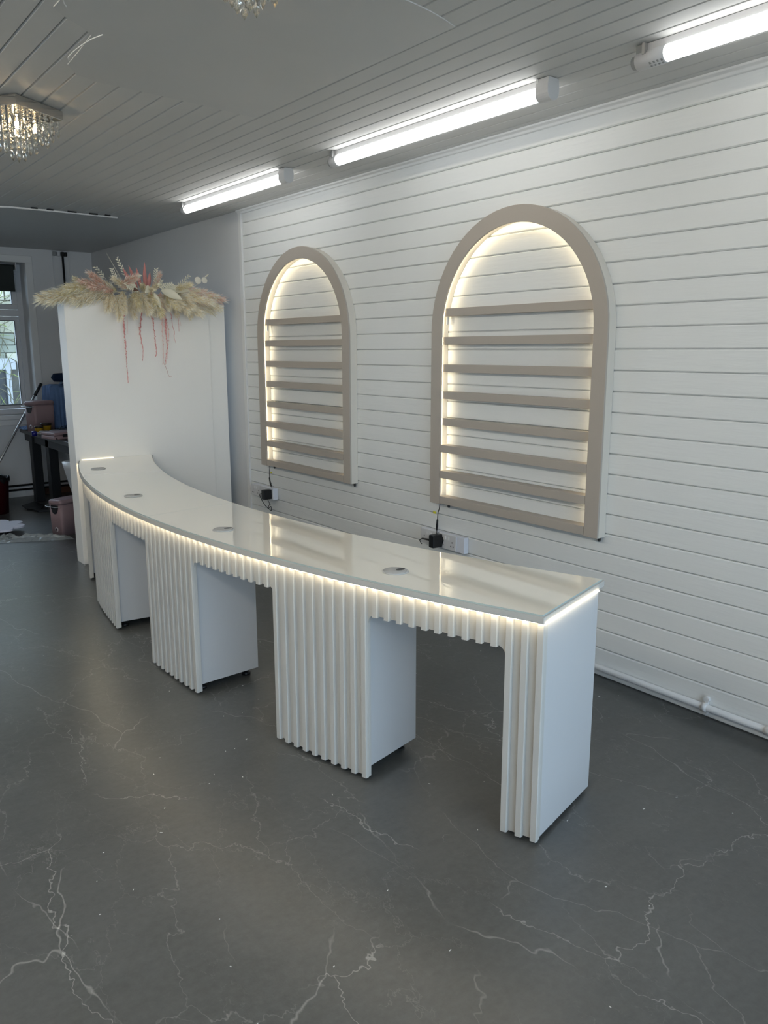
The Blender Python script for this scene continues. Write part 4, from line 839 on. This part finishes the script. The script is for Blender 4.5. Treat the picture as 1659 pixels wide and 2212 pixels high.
# foam flower and plastic wrap
fc = (-1.70, 7.83, 0.06); fp = []
for k in range(96):
    a = 2 * math.pi * k / 96; r = 0.20 + 0.075 * abs(math.sin(4 * a + .5)) ** .6; fp.append((r * math.cos(a), r * math.sin(a), 0))
ff = thing('flower_shaped_board', fc, 'white flower-shaped foam board lying on plastic wrap', 'foam board')
MB().prism(fp, (0, 0, 0.018)).build('board', 'foam', ff, bevel=0.002); MB().lathe([(0.02, 0.0185), (0.02, 0.0195)], 16).build('centre_hole', 'black', ff)
wrp = MB(); rn = random.Random(4); NX, NY = 34, 12; g = []
for i in range(NX + 1):
    col = []
    for j in range(NY + 1):
        u_, v_ = i / NX, j / NY; x_ = -1.98 + 0.80 * u_ + rn.uniform(-.012, .012); wd_ = 0.34 - 0.18 * u_; y_ = 7.62 - 0.42 * u_ + wd_ * (v_ - .35) + rn.uniform(-.012, .012)
        ed_ = min(v_, 1 - v_, 1 - u_) * 4; z_ = 0.006 + max(0, min(1, ed_)) * (0.012 + 0.06 * rn.random() ** 1.8 * (0.35 + .65 * u_ if u_ > .35 else .25)); col.append((x_, y_, z_))
    g.append(col)
wrp.add([v for r in g for v in r], [(i * (NY + 1) + j, (i + 1) * (NY + 1) + j, (i + 1) * (NY + 1) + j + 1, i * (NY + 1) + j + 1) for i in range(NX) for j in range(NY)])
tag(wrp.build('plastic_wrap', 'wrap'), 'crumpled clear plastic wrap on the floor before the pink bin', 'plastic wrap')
# dark scraps under the table
sp = MB().prism([(-1.17, 8.98, .02), (-1.02, 9.08, .03), (-0.96, 8.90, .012), (-1.05, 8.72, .006), (-1.16, 8.82, .006)], (0, 0, .012)).prism([(-1.12, 8.74, .001), (-0.98, 8.7, .001), (-1.0, 8.6, .001), (-1.10, 8.62, .001)], (0, 0, .02))
tag(sp.build('packaging_scrap', 'blackwood', bevel=0.002), 'folded dark packaging scrap on the floor by the table leg', 'packaging')
# small white flecks on the floor
fk = MB(); rn = random.Random(21)
for k in range(110):
    x_, y_ = rn.uniform(-3.6, -0.1), rn.uniform(0.7, 4.6)
    a = rn.uniform(0, 6.28); L_ = rn.uniform(.0012, .0045); w_ = rn.uniform(.0008, .0018); d_ = Vector((math.cos(a), math.sin(a), 0)) * L_; s_ = Vector((-math.sin(a), math.cos(a), 0)) * w_; c_ = Vector((x_, y_, 0.0004))
    fk.prism([c_ - d_ - s_, c_ + d_ - s_, c_ + d_ + s_, c_ - d_ + s_], (0, 0, 0.0012))
tag(fk.build('floor_flecks', 'crumb'), 'tiny white dust flecks scattered over the grey floor', 'debris', kind='stuff')

# ================================================================== OUTSIDE
struct(MB().box((-14, YF + 0.34, -0.9), (10, 24, -0.8)).box((-14, -14, -0.25), (10, YN - .15, -0.15)).build('ground_outside', 'ground'))
HY = 15.0
ho = thing('stone_house', (0.2, HY, -0.8), 'pale stone house across the yard seen through the far window', 'building')
MB().box((-1.75, 0.03, 0), (4, 3, 5.0)).build('house_wall', 'mortar', ho)
rn = random.Random(12); z_ = 0.6; cnt = 0
while z_ < 4.3:
    hh = rn.choice((0.13, 0.17, 0.2, 0.24)); x_ = -1.6 - rn.uniform(0, .3)
    while x_ < 2.0 and cnt < 290:
        w_ = rn.uniform(0.25, 0.6); dd = rn.uniform(0, .03)
        if not (x_ < 0.05 and x_ + w_ > -0.95 and z_ + hh > 1.05 and z_ < 2.22):
            MB().box((x_ + .008, -dd - .012, z_ + .006), (x_ + w_ - .008, 0.05, z_ + hh - .006)).build('stone', rn.choice(('stone_a', 'stone_b', 'stone_c', 'stone_c')), ho, bevel=0.01); cnt += 1
        x_ += w_
    z_ += hh
hw = MB().box((-0.95, -0.06, 0.98), (0.06, 0.04, 1.06)).box((-1.0, -0.05, 2.13), (0.12, 0.04, 2.32)).box((-0.93, -.04, 1.06), (-0.87, .04, 2.13)).box((-0.045, -.05, 1.06), (0.03, .04, 2.13)).box((-0.48, -.04, 1.06), (-0.42, .04, 2.13)).build('window_frame', 'whiterender', ho)
MB().box((-0.87, 0.0, 1.06), (-0.045, 0.03, 2.13)).build('window_pane', 'tabletop', ho)
# climber
cl = thing('bare_climber', (0.3, HY - 0.1, -0.8), 'bare twiggy climber growing over the stone house wall', 'climber')
def twigs(seed, n, m, name, leafy=False):
    rn = random.Random(seed); mb = MB()
    for k in range(n):
        p = Vector((rn.uniform(-1.3, 1.1), rn.uniform(-.08, 0.02), rn.uniform(0.6, 3.3))); d = Vector((rn.uniform(-1, 1), 0, rn.uniform(-.6, 1))).normalized(); pts = [p.copy()]
        for s in range(8): d = (d + Vector((rn.uniform(-.5, .5), rn.uniform(-.1, .1), rn.uniform(-.5, .4)))).normalized(); p = p + d * rn.uniform(.05, .13); p.y = max(-.12, min(.03, p.y)); pts.append(p.copy())
        r0 = rn.uniform(.003, .011); mb.tube(pts, [r0 * (1 - .09 * i) for i in range(len(pts))], 5, cap=False)
    return mb.build(name, m, cl)
tag(twigs(1, 150, 'bark', 'branch'), kind='stuff'); tag(twigs(2, 60, 'leafgreen', 'shoot'), kind='stuff')
rl = thing('iron_railing', (0, 12.3, -0.8), 'black iron railing outside below the far window', 'railing')
MB().box((-4, -.015, 1.66), (2.5, .015, 1.70)).build('top_rail', 'rail', rl); MB().box((-4, -.012, .6), (2.5, .012, .63)).build('bottom_rail', 'rail', rl)
bm_ = MB().box((-.008, -.008, .0), (.008, .008, 1.66)).mesh('bar', 'rail')
for k in range(54): inst('bar', bm_, rl, (-3.9 + .118 * k, 0, 0))
